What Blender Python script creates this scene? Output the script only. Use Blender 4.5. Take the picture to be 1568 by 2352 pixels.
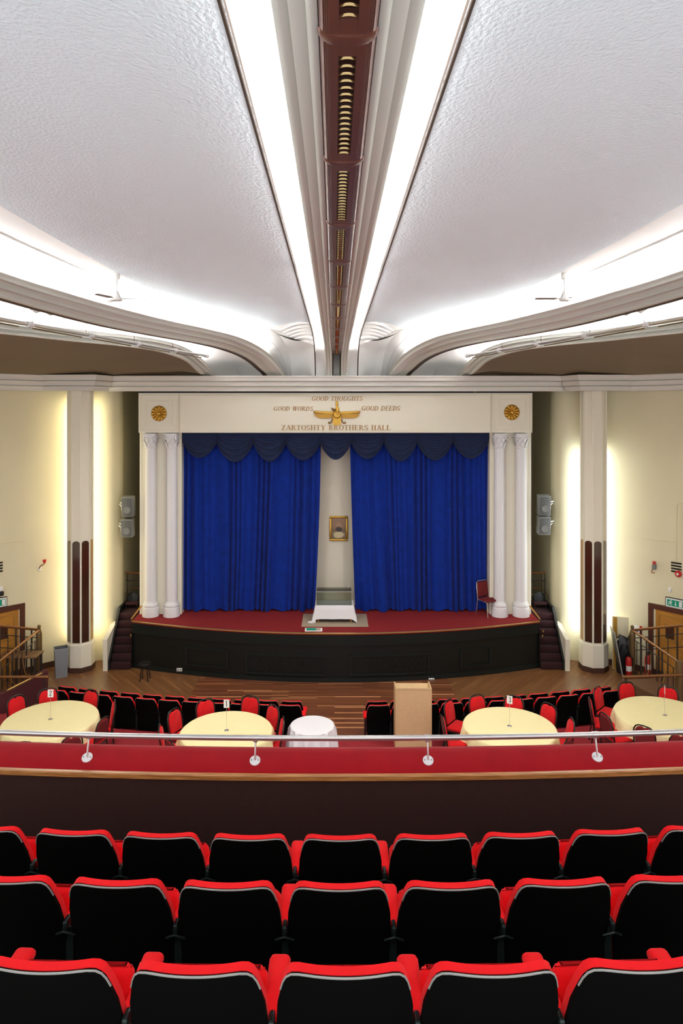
import bpy, math, random
from mathutils import Vector, Matrix
random.seed(7)
PI = math.pi
for o in list(bpy.data.objects): bpy.data.objects.remove(o)
SC = bpy.context.scene
COL = SC.collection

# ------------------------------------------------------------------ camera
EYE = 7.1            # eye height above the hall floor
F = 1568.0           # focal length in pixels of the 1568 px wide frame
VX, VY = 768.0, 945.0
def P(px, py, Y):    # point at depth Y on the ray of a pixel
    return Vector(((px-VX)/F*Y, Y, EYE-(py-VY)/F*Y))
def G(px, py, z=0.0):  # point where that ray meets the level z
    Y = (EYE-z)*F/(py-VY)
    return Vector(((px-VX)/F*Y, Y, z))
cam = bpy.data.cameras.new('camera'); cam.sensor_fit = 'HORIZONTAL'; cam.sensor_width = 24; cam.lens = 24
cam.shift_x = (784-VX)/F; cam.shift_y = -(1176-VY)/F
cam.clip_start = .05; cam.clip_end = 200
co = bpy.data.objects.new('camera', cam); COL.objects.link(co)
co.location = (0, 0, EYE); co.rotation_euler = (PI/2, 0, 0)
SC.camera = co

# ------------------------------------------------------------------ world, exposure
w = bpy.data.worlds.new('world'); SC.world = w; w.use_nodes = True
bg = w.node_tree.nodes['Background']; bg.inputs[0].default_value = (.965, .985, 1.0, 1); bg.inputs[1].default_value = .68
SC.view_settings.view_transform = 'Standard'; SC.view_settings.look = 'None'
SC.view_settings.exposure = 1.35; SC.view_settings.gamma = 1; SC.view_settings.use_curve_mapping = False

# ------------------------------------------------------------------ ceiling paths (x, y, height above the eye), left half
X0 = .055            # middle plane of the hall
L1 = [(-4.100, 1.000, 1.600), (-3.980, 5.000, 1.600), (-3.830, 7.800, 1.600), (-3.620, 9.200, 1.600), (-3.330, 10.600, 1.600), (-2.900, 12.100, 1.600), (-2.420, 13.400, 1.600), (-2.061, 14.675, 1.598), (-1.831, 16.074, 1.557), (-1.651, 17.337, 1.445), (-1.483, 18.378, 1.243), (-1.343, 19.150, 0.997), (-1.207, 19.517, 0.560)]
B1 = [(-4.350, 1.000, 1.350), (-4.200, 5.000, 1.350), (-4.000, 7.800, 1.350), (-3.860, 9.300, 1.350), (-3.600, 10.900, 1.350), (-3.150, 12.300, 1.350), (-2.700, 13.500, 1.350), (-2.438, 14.706, 1.360), (-2.254, 16.188, 1.352), (-2.122, 17.456, 1.286), (-1.998, 18.489, 1.148), (-1.872, 19.150, 0.984), (-1.733, 19.471, 0.560)]
E1 = [(-3.330, 1.000, 2.050), (-3.330, 5.000, 2.050), (-3.320, 7.500, 2.050), (-3.260, 9.000, 2.050), (-3.170, 10.600, 2.050), (-2.950, 12.000, 2.050), (-2.600, 13.400, 2.050), (-2.213, 14.688, 2.062), (-1.837, 16.123, 2.082), (-1.556, 17.432, 2.054), (-1.399, 18.410, 1.925), (-1.270, 19.150, 1.534), (-1.164, 19.679, 0.560)]
L2 = [(-8.600, 4.000, 1.450), (-7.200, 7.000, 1.450), (-5.900, 9.500, 1.450), (-4.870, 11.500, 1.450), (-4.350, 12.300, 1.450), (-3.870, 13.000, 1.450), (-3.500, 13.900, 1.450), (-3.402, 15.100, 1.460), (-3.425, 16.360, 1.452), (-3.405, 17.704, 1.333), (-3.383, 18.608, 1.163), (-3.319, 19.150, 1.000), (-3.192, 19.469, 0.560)]
B2 = [(-9.000, 4.000, 1.220), (-7.600, 7.000, 1.220), (-6.200, 9.300, 1.220), (-5.100, 11.000, 1.220), (-4.600, 11.900, 1.220), (-4.050, 12.700, 1.220), (-3.650, 13.700, 1.220), (-3.530, 14.926, 1.210), (-3.529, 16.256, 1.183), (-3.602, 17.692, 1.074), (-3.650, 18.570, 1.020), (-3.657, 19.150, 0.974), (-3.570, 19.475, 0.560)]
CT = [(-12.4,7,.97),(-12.2,10.5,.97),(-11.3,14,.97),(-9.9,16.4,.97),(-8.9,17.6,.97),(-8.1,18.3,.97),(-7.4,18.7,.97),(-6.8,18.9,.97),
      (-6.2,19.0,.97),(-5.5,19.0,.97),(-4.8,19.0,.97),(-4.2,19.0,.97),(-3.8,19.0,.5)]
def V(p): return Vector((p[0], p[1], EYE+p[2]))
def outward(path, i):
    a = Vector(path[max(i-1, 0)][:2]); b = Vector(path[min(i+1, len(path)-1)][:2])
    t = (b-a).normalized(); return Vector((-t.y, t.x, 0))     # to the left of the way to the stage
def mir(p): return Vector((2*X0-p[0], p[1], p[2]))

# cove lamps: long tubes that lie behind the lips of the ribs
def area(name, a, b, width, power, color, direction, spread=180):
    a, b = Vector(a), Vector(b)
    ld = bpy.data.lights.new(name, 'AREA'); ld.shape = 'RECTANGLE'; ld.size = (b-a).length; ld.size_y = width
    ld.energy = power; ld.color = color; ld.spread = math.radians(spread)
    o = bpy.data.objects.new(name, ld); COL.objects.link(o); o.location = (a+b)/2
    x = (b-a).normalized(); d = Vector(direction); d = (d-x*d.dot(x)).normalized()
    z = -d; y = z.cross(x)
    o.rotation_euler = Matrix((x, y, z)).transposed().to_euler()
    return o
COOL = (1.0, .985, .97)
for s in (0, 1):
    f = mir if s else Vector
    for y0, y1 in ((1.5, 8.9), (9.1, 16.3)):
        area('cove_lamp', f(V((X0-.22, y0, 1.75))), f(V((X0-.22, y1, 1.75))), .05, 2.6*(y1-y0), COOL, ((.8 if s else -.8), 0, 1), 110)
    area('cove_lamp', f(V((X0-.22, 16.4, 1.75))), f(V((X0-.22, 18.2, 1.60))), .05, 5, COOL, ((.8 if s else -.8), 0, 1), 130)
    for path, k0, k1, off, up, pw in ((L1, 0, 10, .16, -.03, 4.4), (L2, 1, 10, .16, -.03, 6.5)):
        for i in range(k0, k1):
            a = V(path[i])+outward(path, i)*off+Vector((0, 0, up)); b = V(path[i+1])+outward(path, i+1)*off+Vector((0, 0, up))
            d = b-a; a2, b2 = a+d*.02, b-d*.02
            n = outward(path, i)*1.0
            area('cove_lamp', f(a2), f(b2), .05, pw*d.length, COOL, Vector(((-n.x if s else n.x), n.y, .9)), 128)
# added fill lamps below the two light bars, to brighten the hall floor
for s in (0, 1):
    f = mir if s else Vector
    area('fill_lamp', f(P(0, 733, 9.0)-Vector((0, 0, .12))), f(P(476, 818, 15.06)-Vector((0, 0, .12))), .10, 85, (1.0, .96, .88), (0, .15, -1), 150)
# wall lamps: upright tubes hidden behind the two pillars
WARM = (1.0, .9, .62); DAY = (.86, .94, 1.0)
for (x, y, c, pw, z0, dx) in ((-7.29, 19.08, WARM, 17, .8, -1.2), (-6.81, 19.12, WARM, 17, .8, .9), (6.94, 19.12, DAY, 19, .9, -.9), (7.42, 19.08, DAY, 17, .9, 1.2)):
    area('pillar_lamp', (x, y, z0), (x, y, 7.4 if x < 0 else 6.0), .06, pw, c, (dx, 1, 0))

# ------------------------------------------------------------------ materials
def nt(m): return m.node_tree.nodes, m.node_tree.links
MATS = {}
def mat(name, col, rough=.6, metal=0, bump=0, bscale=60, var=0, vscale=8, sheen=0, coat=0, trans=0, spec=None, emit=0):
    m = bpy.data.materials.new(name); m.use_nodes = True; N, L = nt(m); b = N['Principled BSDF']
    b.inputs['Base Color'].default_value = (*col, 1); b.inputs['Roughness'].default_value = rough; b.inputs['Metallic'].default_value = metal
    if sheen: b.inputs['Sheen Weight'].default_value = sheen
    if coat: b.inputs['Coat Weight'].default_value = coat; b.inputs['Coat Roughness'].default_value = .15
    if trans: b.inputs['Transmission Weight'].default_value = trans
    if spec is not None: b.inputs['Specular IOR Level'].default_value = spec
    if emit: b.inputs['Emission Color'].default_value = (*col, 1); b.inputs['Emission Strength'].default_value = emit
    tc = N.new('ShaderNodeTexCoord')
    if bump:
        n = N.new('ShaderNodeTexNoise'); n.inputs['Scale'].default_value = bscale; n.inputs['Detail'].default_value = 3
        L.new(tc.outputs['Object'], n.inputs['Vector'])
        bp = N.new('ShaderNodeBump'); bp.inputs['Strength'].default_value = bump; bp.inputs['Distance'].default_value = .02
        L.new(n.outputs[0], bp.inputs['Height']); L.new(bp.outputs[0], b.inputs['Normal'])
    if var:
        n = N.new('ShaderNodeTexNoise'); n.inputs['Scale'].default_value = vscale; n.inputs['Detail'].default_value = 4
        L.new(tc.outputs['Object'], n.inputs['Vector'])
        mx = N.new('ShaderNodeMix'); mx.data_type = 'RGBA'
        mx.inputs['A'].default_value = (*[c*(1-var) for c in col], 1); mx.inputs['B'].default_value = (*[min(1, c*(1+var)) for c in col], 1)
        L.new(n.outputs[0], mx.inputs['Factor']); L.new(mx.outputs['Result'], b.inputs['Base Color'])
    MATS[name] = m; return m
mat('plaster', (.80, .80, .79), .7, bump=.02, bscale=40)
mat('stipple', (.74, .82, .88), .85, bump=.6, bscale=34)
mat('rib_plaster', (.66, .67, .62), .65)
mat('brown_edge', (.05, .028, .016), .7)
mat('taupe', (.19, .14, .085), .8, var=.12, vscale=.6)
mat('cornice', (.72, .71, .66), .6)
mat('wall', (.74, .68, .46), .65, var=.05, vscale=1.2)
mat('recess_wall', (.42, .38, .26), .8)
mat('cream', (.86, .82, .68), .5)
mat('cream_line', (.62, .57, .42), .6)
mat('column_white', (.82, .82, .84), .55)
mat('gold', (.62, .36, .06), .38, metal=.75)
mat('gold_dark', (.30, .15, .035), .4, metal=.6)
mat('letter', (.40, .22, .07), .45, metal=.3)
mat('curtain', (.004, .026, .26), .85, spec=.15, sheen=.06, var=.35, vscale=5)
mat('valance', (.003, .014, .068), .8, sheen=.12, var=.3, vscale=5)
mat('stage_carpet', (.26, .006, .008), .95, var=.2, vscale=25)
mat('brass_edge', (.85, .62, .22), .3, metal=.8)
mat('stage_black', (.004, .006, .005), .45, var=.2)
mat('stage_green', (.006, .011, .010), .4)
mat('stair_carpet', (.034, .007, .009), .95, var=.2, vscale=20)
mat('red_carpet', (.28, .012, .02), .95, var=.15, vscale=12)
mat('dark_carpet', (.016, .010, .009), .95)
mat('parapet_carpet', (.034, .009, .006), .95, var=.3, vscale=14)
mat('red_plush', (.34, .008, .014), .95, spec=.1, sheen=.12, var=.16, vscale=7)
mat('seat_red', (.82, .008, .012), .9, spec=.12, sheen=.05, var=.06, vscale=30)
mat('seat_black', (.0022, .0022, .002), .8, spec=.08)
mat('piping', (.32, .31, .29), .5)
mat('bracket', (.03, .045, .042), .35, metal=.6)
mat('chair_red', (.60, .010, .014), .9, spec=.15, sheen=.08, var=.12, vscale=9)
mat('chair_back', (.16, .008, .010), .85)
mat('black_frame', (.012, .011, .010), .3)
mat('seat_cloth_pink', (.62, .20, .26), .85)
mat('steel', (.72, .72, .72), .25, metal=.9)
mat('rail_steel', (.62, .61, .60), .28, metal=.85)
mat('white_metal', (.80, .80, .82), .4)
mat('wood_rail', (.42, .17, .04), .4, var=.3, vscale=18)
mat('yellow_cloth', (.86, .77, .42), .85, var=.04)
mat('white_cloth', (.82, .81, .85), .85)
mat('lectern', (.62, .42, .22), .5, var=.1, vscale=14)
mat('table_wood', (.20, .10, .045), .5)
mat('card', (.85, .85, .83), .6)
mat('ink', (.01, .01, .01), .6)
mat('copper', (.28, .12, .045), .32, metal=.55)
mat('bronze', (.20, .13, .055), .38, metal=.5)
mat('iron', (.035, .025, .02), .45)
mat('door_wood', (.50, .22, .035), .42, var=.18, vscale=6)
mat('door_frame', (.09, .028, .016), .4)
mat('panel_wood', (.42, .20, .035), .35)
mat('mirror_brown', (.055, .02, .012), .08, coat=.5)
mat('skirting', (.07, .03, .018), .45)
mat('bin_grey', (.25, .265, .29), .5)
mat('bin_inside', (.12, .125, .135), .6)
mat('speaker', (.20, .205, .195), .6)
mat('speaker_face', (.13, .135, .13), .8, bump=.3, bscale=300)
mat('exit_green', (.0, .30, .18), .5)
mat('red_paint', (.55, .02, .02), .3)
mat('black_plastic', (.012, .012, .013), .4)
mat('black_bag', (.012, .012, .014), .35, bump=.4, bscale=9)
mat('maroon_wall', (.085, .012, .016), .9, var=.2, vscale=20)
mat('brown_wall', (.16, .075, .035), .6)
mat('mat_beige', (.42, .33, .24), .95)
mat('backdrop', (.80, .74, .60), .8)
mat('mauve', (.16, .06, .045), .3, metal=.35)
mat('reed', (.30, .16, .10), .3, metal=.3)
mat('tray', (.05, .022, .015), .25, metal=.5)
mat('blade_gold', (.42, .30, .14), .2, metal=.9)
mat('fan_white', (.78, .79, .76), .4)
mat('fan_blade', (.26, .23, .21), .45)
mat('zig', (.72, .70, .64), .7)
mat('vent_black', (.01, .01, .01), .6)
mat('board', (.70, .64, .44), .35)
mat('blue_print', (.04, .08, .28), .6)
def glass_mat():
    m = bpy.data.materials.new('glass'); m.use_nodes = True; N, L = nt(m); N.remove(N['Principled BSDF'])
    t = N.new('ShaderNodeBsdfTransparent'); t.inputs[0].default_value = (.86, .90, .86, 1); g = N.new('ShaderNodeBsdfGlossy'); g.inputs['Roughness'].default_value = .05
    fr = N.new('ShaderNodeFresnel'); mx = N.new('ShaderNodeMixShader')
    L.new(fr.outputs[0], mx.inputs[0]); L.new(t.outputs[0], mx.inputs[1]); L.new(g.outputs[0], mx.inputs[2]); L.new(mx.outputs[0], N['Material Output'].inputs[0])
    MATS['glass'] = m
glass_mat()
def floor_mat():
    m = bpy.data.materials.new('parquet'); m.use_nodes = True; N, L = nt(m); b = N['Principled BSDF']
    tc = N.new('ShaderNodeTexCoord')
    cols = []
    for rot, sc in ((0, (1, 1, 1)), (math.radians(52), (1, 1, 1)), (math.radians(-52), (1, 1, 1))):
        mp = N.new('ShaderNodeMapping'); mp.inputs['Rotation'].default_value[2] = rot
        L.new(tc.outputs['Object'], mp.inputs[0])
        br = N.new('ShaderNodeTexBrick'); br.inputs['Scale'].default_value = 1; br.inputs['Brick Width'].default_value = 1.15; br.inputs['Row Height'].default_value = .075
        br.inputs['Mortar Size'].default_value = .003; br.offset = .37; br.offset_frequency = 3
        br.inputs['Color1'].default_value = (0, 0, 0, 1); br.inputs['Color2'].default_value = (1, 1, 1, 1); br.inputs['Mortar'].default_value = (.1, .1, .1, 1)
        L.new(mp.outputs[0], br.inputs[0])
        rp = N.new('ShaderNodeValToRGB'); e = rp.color_ramp.elements
        e[0].color = (.15, .048, .020, 1); e[0].position = 0; e[1].color = (.60, .27, .12, 1); e[1].position = 1
        x = e.new(.45); x.color = (.20, .068, .028, 1); x = e.new(.82); x.color = (.27, .095, .04, 1)
        if rot:
            e[0].color = (.20, .088, .034, 1); x = e[1]; x.color = (.23, .10, .038, 1); e[2].color = (.25, .112, .043, 1); e[3].color = (.34, .16, .064, 1)
        L.new(br.outputs[0], rp.inputs[0]); cols.append(rp)
    sx = N.new('ShaderNodeSeparateXYZ'); L.new(tc.outputs['Object'], sx.inputs[0])
    def cmp(op, val):
        n = N.new('ShaderNodeMath'); n.operation = op; n.inputs[1].default_value = val; L.new(sx.outputs[0], n.inputs[0]); return n
    a = cmp('LESS_THAN', -3.6); c = cmp('GREATER_THAN', 3.0)
    m1 = N.new('ShaderNodeMix'); m1.data_type = 'RGBA'; L.new(a.outputs[0], m1.inputs['Factor']); L.new(cols[0].outputs[0], m1.inputs['A']); L.new(cols[1].outputs[0], m1.inputs['B'])
    m2 = N.new('ShaderNodeMix'); m2.data_type = 'RGBA'; L.new(c.outputs[0], m2.inputs['Factor']); L.new(m1.outputs['Result'], m2.inputs['A']); L.new(cols[2].outputs[0], m2.inputs['B'])
    L.new(m2.outputs['Result'], b.inputs['Base Color']); b.inputs['Roughness'].default_value = .33
    MATS['parquet'] = m
floor_mat()
def wood_strip():
    m = bpy.data.materials.new('oak_strip'); m.use_nodes = True; N, L = nt(m); b = N['Principled BSDF']
    tc = N.new('ShaderNodeTexCoord'); mp = N.new('ShaderNodeMapping'); mp.inputs['Scale'].default_value = (1.5, 30, 30)
    n = N.new('ShaderNodeTexNoise'); n.inputs['Scale'].default_value = 3; n.inputs['Detail'].default_value = 6
    rp = N.new('ShaderNodeValToRGB'); e = rp.color_ramp.elements; e[0].color = (.30, .11, .025, 1); e[0].position = .3; e[1].color = (.58, .27, .085, 1); e[1].position = .7
    L.new(tc.outputs['Object'], mp.inputs[0]); L.new(mp.outputs[0], n.inputs[0]); L.new(n.outputs[0], rp.inputs[0]); L.new(rp.outputs[0], b.inputs['Base Color']); b.inputs['Roughness'].default_value = .35
    MATS['oak_strip'] = m
wood_strip()
def painting_mat():   # a loose generic bearded figure in pale clothes on brown ground
    m = bpy.data.materials.new('painting'); m.use_nodes = True; N, L = nt(m); b = N['Principled BSDF']; b.inputs['Roughness'].default_value = .35
    tc = N.new('ShaderNodeTexCoord'); ns = N.new('ShaderNodeTexNoise'); ns.inputs['Scale'].default_value = 14
    L.new(tc.outputs['Object'], ns.inputs[0])
    wob = N.new('ShaderNodeVectorMath'); wob.operation = 'MULTIPLY_ADD'; wob.inputs[1].default_value = (.05, .05, .05)
    L.new(ns.outputs['Color'], wob.inputs[0]); L.new(tc.outputs['Object'], wob.inputs[2])
    cur = (.17, .11, .05, 1); prev = None
    for (cx, cz, rx, rz, c) in ((0.03, .2, .22, .26, (.30, .17, .09, 1)), (.03, -.16, .17, .10, (.62, .52, .30, 1)), (.03, .10, .085, .12, (.38, .22, .12, 1)), (.03, .0, .11, .08, (.035, .02, .012, 1))):
        mp = N.new('ShaderNodeMapping'); mp.inputs['Location'].default_value = (-cx/rx, 0, -cz/rz); mp.inputs['Scale'].default_value = (1/rx, 0, 1/rz)
        L.new(wob.outputs[0], mp.inputs[0]); g = N.new('ShaderNodeVectorMath'); g.operation = 'LENGTH'; L.new(mp.outputs[0], g.inputs[0])
        mr = N.new('ShaderNodeMapRange'); mr.inputs[1].default_value = 1.15; mr.inputs[2].default_value = .75; L.new(g.outputs['Value'], mr.inputs[0])
        mx = N.new('ShaderNodeMix'); mx.data_type = 'RGBA'; L.new(mr.outputs[0], mx.inputs['Factor'])
        if prev: L.new(prev.outputs['Result'], mx.inputs['A'])
        else: mx.inputs['A'].default_value = cur
        mx.inputs['B'].default_value = c; prev = mx
    L.new(prev.outputs['Result'], b.inputs['Base Color']); MATS['painting'] = m
painting_mat()

# ------------------------------------------------------------------ mesh helpers
class MB:
    def __init__(s): s.v = []; s.f = []
    def add(s, verts, faces):
        n = len(s.v); s.v += [tuple(p) for p in verts]; s.f += [tuple(i+n for i in f) for f in faces]; return s
    def box(s, c, d, rot=None, taper=None):
        x, y, z = (k/2 for k in d); pts = []
        for dz in (-1, 1):
            k = taper if (taper and dz < 0) else 1
            for dx, dy in ((-1, -1), (1, -1), (1, 1), (-1, 1)):
                p = Vector((dx*x*k, dy*y*k, dz*z))
                if rot is not None: p = rot @ p
                pts.append(p+Vector(c))
        return s.add(pts, [(0, 3, 2, 1), (4, 5, 6, 7), (0, 1, 5, 4), (1, 2, 6, 5), (2, 3, 7, 6), (3, 0, 4, 7)])
    def rbox(s, c, d, r, rot=None):    # box with chamfered edges
        x, y, z = (k/2 for k in d); r = min(r, x*.95, y*.95, z*.95); rings = []
        for (zz, k) in ((-z, r), (-z+r*.35, r*.3), (-z+r, 0), (z-r, 0), (z-r*.35, r*.3), (z, r)):
            a, b = x-k, y-k; q = r*.8; ring = []
            for (sx, sy) in ((1, 1), (-1, 1), (-1, -1), (1, -1)):
                u = [(a, b-q), (a-q*.3, b-q*.3), (a-q, b)]
                if sx*sy < 0: u.reverse()
                ring += [Vector((sx*p[0], sy*p[1], zz)) for p in u]
            if rot is not None: ring = [rot @ p for p in ring]
            rings.append([p+Vector(c) for p in ring])
        return s.loft(rings, closed=True, cap=True)
    def loft(s, rings, closed=False, cap=False):
        n = len(rings[0]); pts = [p for r in rings for p in r]; fs = []
        for i in range(len(rings)-1):
            for j in range(n if closed else n-1):
                k = (j+1) % n; fs.append((i*n+j, i*n+k, (i+1)*n+k, (i+1)*n+j))
        if cap: fs.append(tuple(reversed(range(n)))); fs.append(tuple((len(rings)-1)*n+j for j in range(n)))
        return s.add(pts, fs)
    def tube(s, pts, r, seg=8, cap=True):
        pts = [Vector(p) for p in pts]; rings = []; up = None
        for i, p in enumerate(pts):
            t = (pts[min(i+1, len(pts)-1)]-pts[max(i-1, 0)]).normalized()
            if up is None: up = Vector((0, 0, 1)) if abs(t.z) < .9 else Vector((1, 0, 0))
            a = t.cross(up).normalized(); b = a.cross(t).normalized(); up = b
            rr = r[i] if isinstance(r, (list, tuple)) else r
            rings.append([p+(a*math.cos(2*PI*k/seg)+b*math.sin(2*PI*k/seg))*rr for k in range(seg)])
        return s.loft(rings, closed=True, cap=cap)
    def lathe(s, prof, seg=24, c=(0, 0, 0), mod=None, cap=True, m=None):
        rings = []
        for r, z in prof:
            ring = []
            for k in range(seg):
                a = 2*PI*k/seg; q = r*(mod(a, z) if mod else 1); p = Vector((q*math.cos(a), q*math.sin(a), z))
                if m is not None: p = m @ p
                ring.append(p+Vector(c))
            rings.append(ring)
        return s.loft(rings, closed=True, cap=cap)
    def prism(s, poly, d, m=None, off=(0, 0, 0)):   # polygon in x,z, thickness d along +y
        n = len(poly); A = [Vector((x, 0, z)) for x, z in poly]; B = [Vector((x, d, z)) for x, z in poly]
        pts = [((m @ p) if m is not None else p)+Vector(off) for p in A+B]
        fs = [tuple(range(n)), tuple(reversed(range(n, 2*n)))]+[(i, n+i, n+(i+1) % n, (i+1) % n) for i in range(n)]
        return s.add(pts, fs)
    def obj(s, name, material, parent=None, smooth=35, loc=None):
        me = bpy.data.meshes.new(name); me.from_pydata(s.v, [], s.f); me.update()
        me.materials.append(MATS[material])
        if smooth and len(me.polygons):
            me.shade_smooth(); me.set_sharp_from_angle(angle=math.radians(smooth))
        o = bpy.data.objects.new(name, me); COL.objects.link(o); o.parent = parent
        if loc is not None: o.location = loc
        return o
def thing(name, label, cat, loc=(0, 0, 0), rz=0, group=None):
    o = bpy.data.objects.new(name, None); COL.objects.link(o); o.location = loc; o.rotation_euler = (0, 0, rz); o.empty_display_size = .1
    return tag(o, label, cat, group)
def tag(o, label, cat, group=None):
    o['label'] = label; o['category'] = cat
    if group: o['group'] = group
    return o
def struct(o, label=None):
    o['kind'] = 'structure'
    if label: o['label'] = label
    return o
def dup(root, loc, rz, label=None, group=None):
    r = root.copy(); COL.objects.link(r); r.location = loc; r.rotation_euler = (0, 0, rz)
    if label: r['label'] = label
    if group: r['group'] = group
    for ch in root.children:
        c = ch.copy(); COL.objects.link(c); c.parent = r
        for g in ch.children:
            d = g.copy(); COL.objects.link(d); d.parent = c
    return r
def RX(a): return Matrix.Rotation(a, 3, 'X')
def RY(a): return Matrix.Rotation(a, 3, 'Y')
def RZ(a): return Matrix.Rotation(a, 3, 'Z')
def frame_m(x, y, z): return Matrix((x, y, z)).transposed()
def resample(path, k):    # Catmull-Rom subdivision
    pts = [Vector(p) for p in path]; out = []
    for i in range(len(pts)-1):
        p0, p1, p2, p3 = pts[max(i-1, 0)], pts[i], pts[i+1], pts[min(i+2, len(pts)-1)]
        for j in range(k):
            t = j/k
            out.append(.5*((2*p1)+(p2-p0)*t+(2*p0-5*p1+4*p2-p3)*t*t+(3*p1-p0-3*p2+p3)*t**3))
    out.append(pts[-1]); return out
def sweep(mb, path, prof, outs=None):   # path: plan points; prof: (offset to the right-hand side, z)
    n = len(path); rings = []
    P2 = [Vector(p[:2]) for p in path]
    for i in range(n):
        d0 = (P2[i]-P2[i-1]).normalized() if i else (P2[1]-P2[0]).normalized()
        d1 = (P2[i+1]-P2[i]).normalized() if i < n-1 else d0
        n0 = Vector((d0.y, -d0.x)); n1 = Vector((d1.y, -d1.x)); b = (n0+n1).normalized(); k = 1/max(.4, b.dot(n0))
        rings.append([Vector((P2[i].x+b.x*o*k, P2[i].y+b.y*o*k, z)) for o, z in prof])
    return mb.loft(rings)

# ------------------------------------------------------------------ the shell of the hall
WALL = [(-12.6, -.5), (-12.6, 9), (-12.2, 12.2), (-11.1, 14.9), (-9.9, 16.7), (-8.95, 17.9), (-8.4, 18.45), (-7.8, 19.02), (-7.0, 19.38), (-6.55, 19.52), (-6.3, 19.75), (-6.22, 20.05), (-6.3, 20.6), (-6.35, 22.4)]
RWALL = [(2*X0-x+.03, y) for x, y in WALL]
WS = [Vector((p.x, p.y)) for p in resample([(x, y, 0) for x, y in WALL], 4)]
mb = MB(); mb.loft([[Vector((p.x, p.y, z)) for z in (0, 8.3, 9.7)] for p in WS]); wl = struct(mb.obj('wall_left', 'wall'))
WR = [Vector((2*X0+.03-p.x, p.y)) for p in WS]
mb = MB(); mb.loft([[Vector((p.x, p.y, z)) for z in (9.7, 8.3, 0)] for p in WR]); wr = struct(mb.obj('wall_right', 'wall'))
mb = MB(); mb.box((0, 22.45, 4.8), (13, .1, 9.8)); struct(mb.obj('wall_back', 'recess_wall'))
mb = MB(); mb.box((0, 11, 9.75), (25.6, 23.4, .1)); struct(mb.obj('ceiling', 'plaster'))  # unseen slab over the plaster ceiling, added to stop world light leaking in
mb = MB(); mb.box((0, 13.4, -.05), (25.4, 18.4, .1)); struct(mb.obj('floor', 'parquet'))
def arcx(y0, k, xs): return [Vector((x, y0+k*(x-X0)**2, 0)) for x in xs]
xs = [-12.5+i*.5 for i in range(51)]
T = .38              # carpeted tier with the tables
edge = arcx(14.0, .021, xs)
mb = MB(); mb.loft([[Vector((p.x, 5.6, T)) for p in edge], [Vector((p.x, p.y, T)) for p in edge], [Vector((p.x, p.y, 0)) for p in edge]]); struct(mb.obj('floor', 'red_carpet'))
R2 = .16             # low step under the rear row of seats
mb = MB(); e2 = [Vector((p.x, p.y+.58, 0)) for p in edge]
mb.loft([[Vector((p.x, p.y-.05, R2)) for p in edge if abs(p.x) > .7 and p.x < 0], [Vector((p.x, p.y, R2)) for p in e2 if p.x < -.7], [Vector((p.x, p.y, 0)) for p in e2 if p.x < -.7]])
mb.loft([[Vector((p.x, p.y-.05, R2)) for p in edge if p.x > .55], [Vector((p.x, p.y, R2)) for p in e2 if p.x > .55], [Vector((p.x, p.y, 0)) for p in e2 if p.x > .55]])
struct(mb.obj('floor', 'red_carpet'))
# skirting boards
for nm, W, s in (('baseboard_left', WS, 1), ('baseboard_right', WR, -1)):
    mb = MB(); pth = [p for p in W if p.y > 15 and p.y < 19.45]
    sweep(mb, pth, [(0, .16), (.025*s, .16), (.03*s, 0)]); struct(mb.obj(nm, 'skirting'))

# ---- cornice round the hall
CZ = EYE+.56
cprof = [(0, CZ), (.08, CZ), (.085, CZ+.03), (.10, CZ+.085), (.13, CZ+.118), (.07, CZ+.12), (.07, CZ+.14), (.17, CZ+.142), (.175, CZ+.17), (.19, CZ+.225), (.22, CZ+.256), (.16, CZ+.258), (.16, CZ+.278), (.26, CZ+.28), (.265, CZ+.31), (.28, CZ+.365), (.31, CZ+.395), (.31, CZ+.42), (0, CZ+.43)]
def cpath(s):
    left = [(-12.6, 6), (-12.5, 9.5), (-12.1, 12.2), (-11.0, 14.9), (-9.8, 16.7), (-8.85, 17.85), (-8.3, 18.4), (-7.95, 18.7), (-7.52, 18.5), (-6.55, 18.5), (-6.35, 19.0)]
    return left if s else [(2*X0+.03-x, y) for x, y in reversed(left)]
for i, s in enumerate((1, 0)):
    mb = MB(); sweep(mb, cpath(s), cprof); struct(mb.obj('trim_%d' % (i+1), 'cornice'))
mb = MB(); pc = [(-6.3, 19.25), (-5.8, 19.03), (5.95, 19.03), (6.45, 19.25)]
sweep(mb, pc, cprof); struct(mb.obj('trim_3', 'cornice'))

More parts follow.
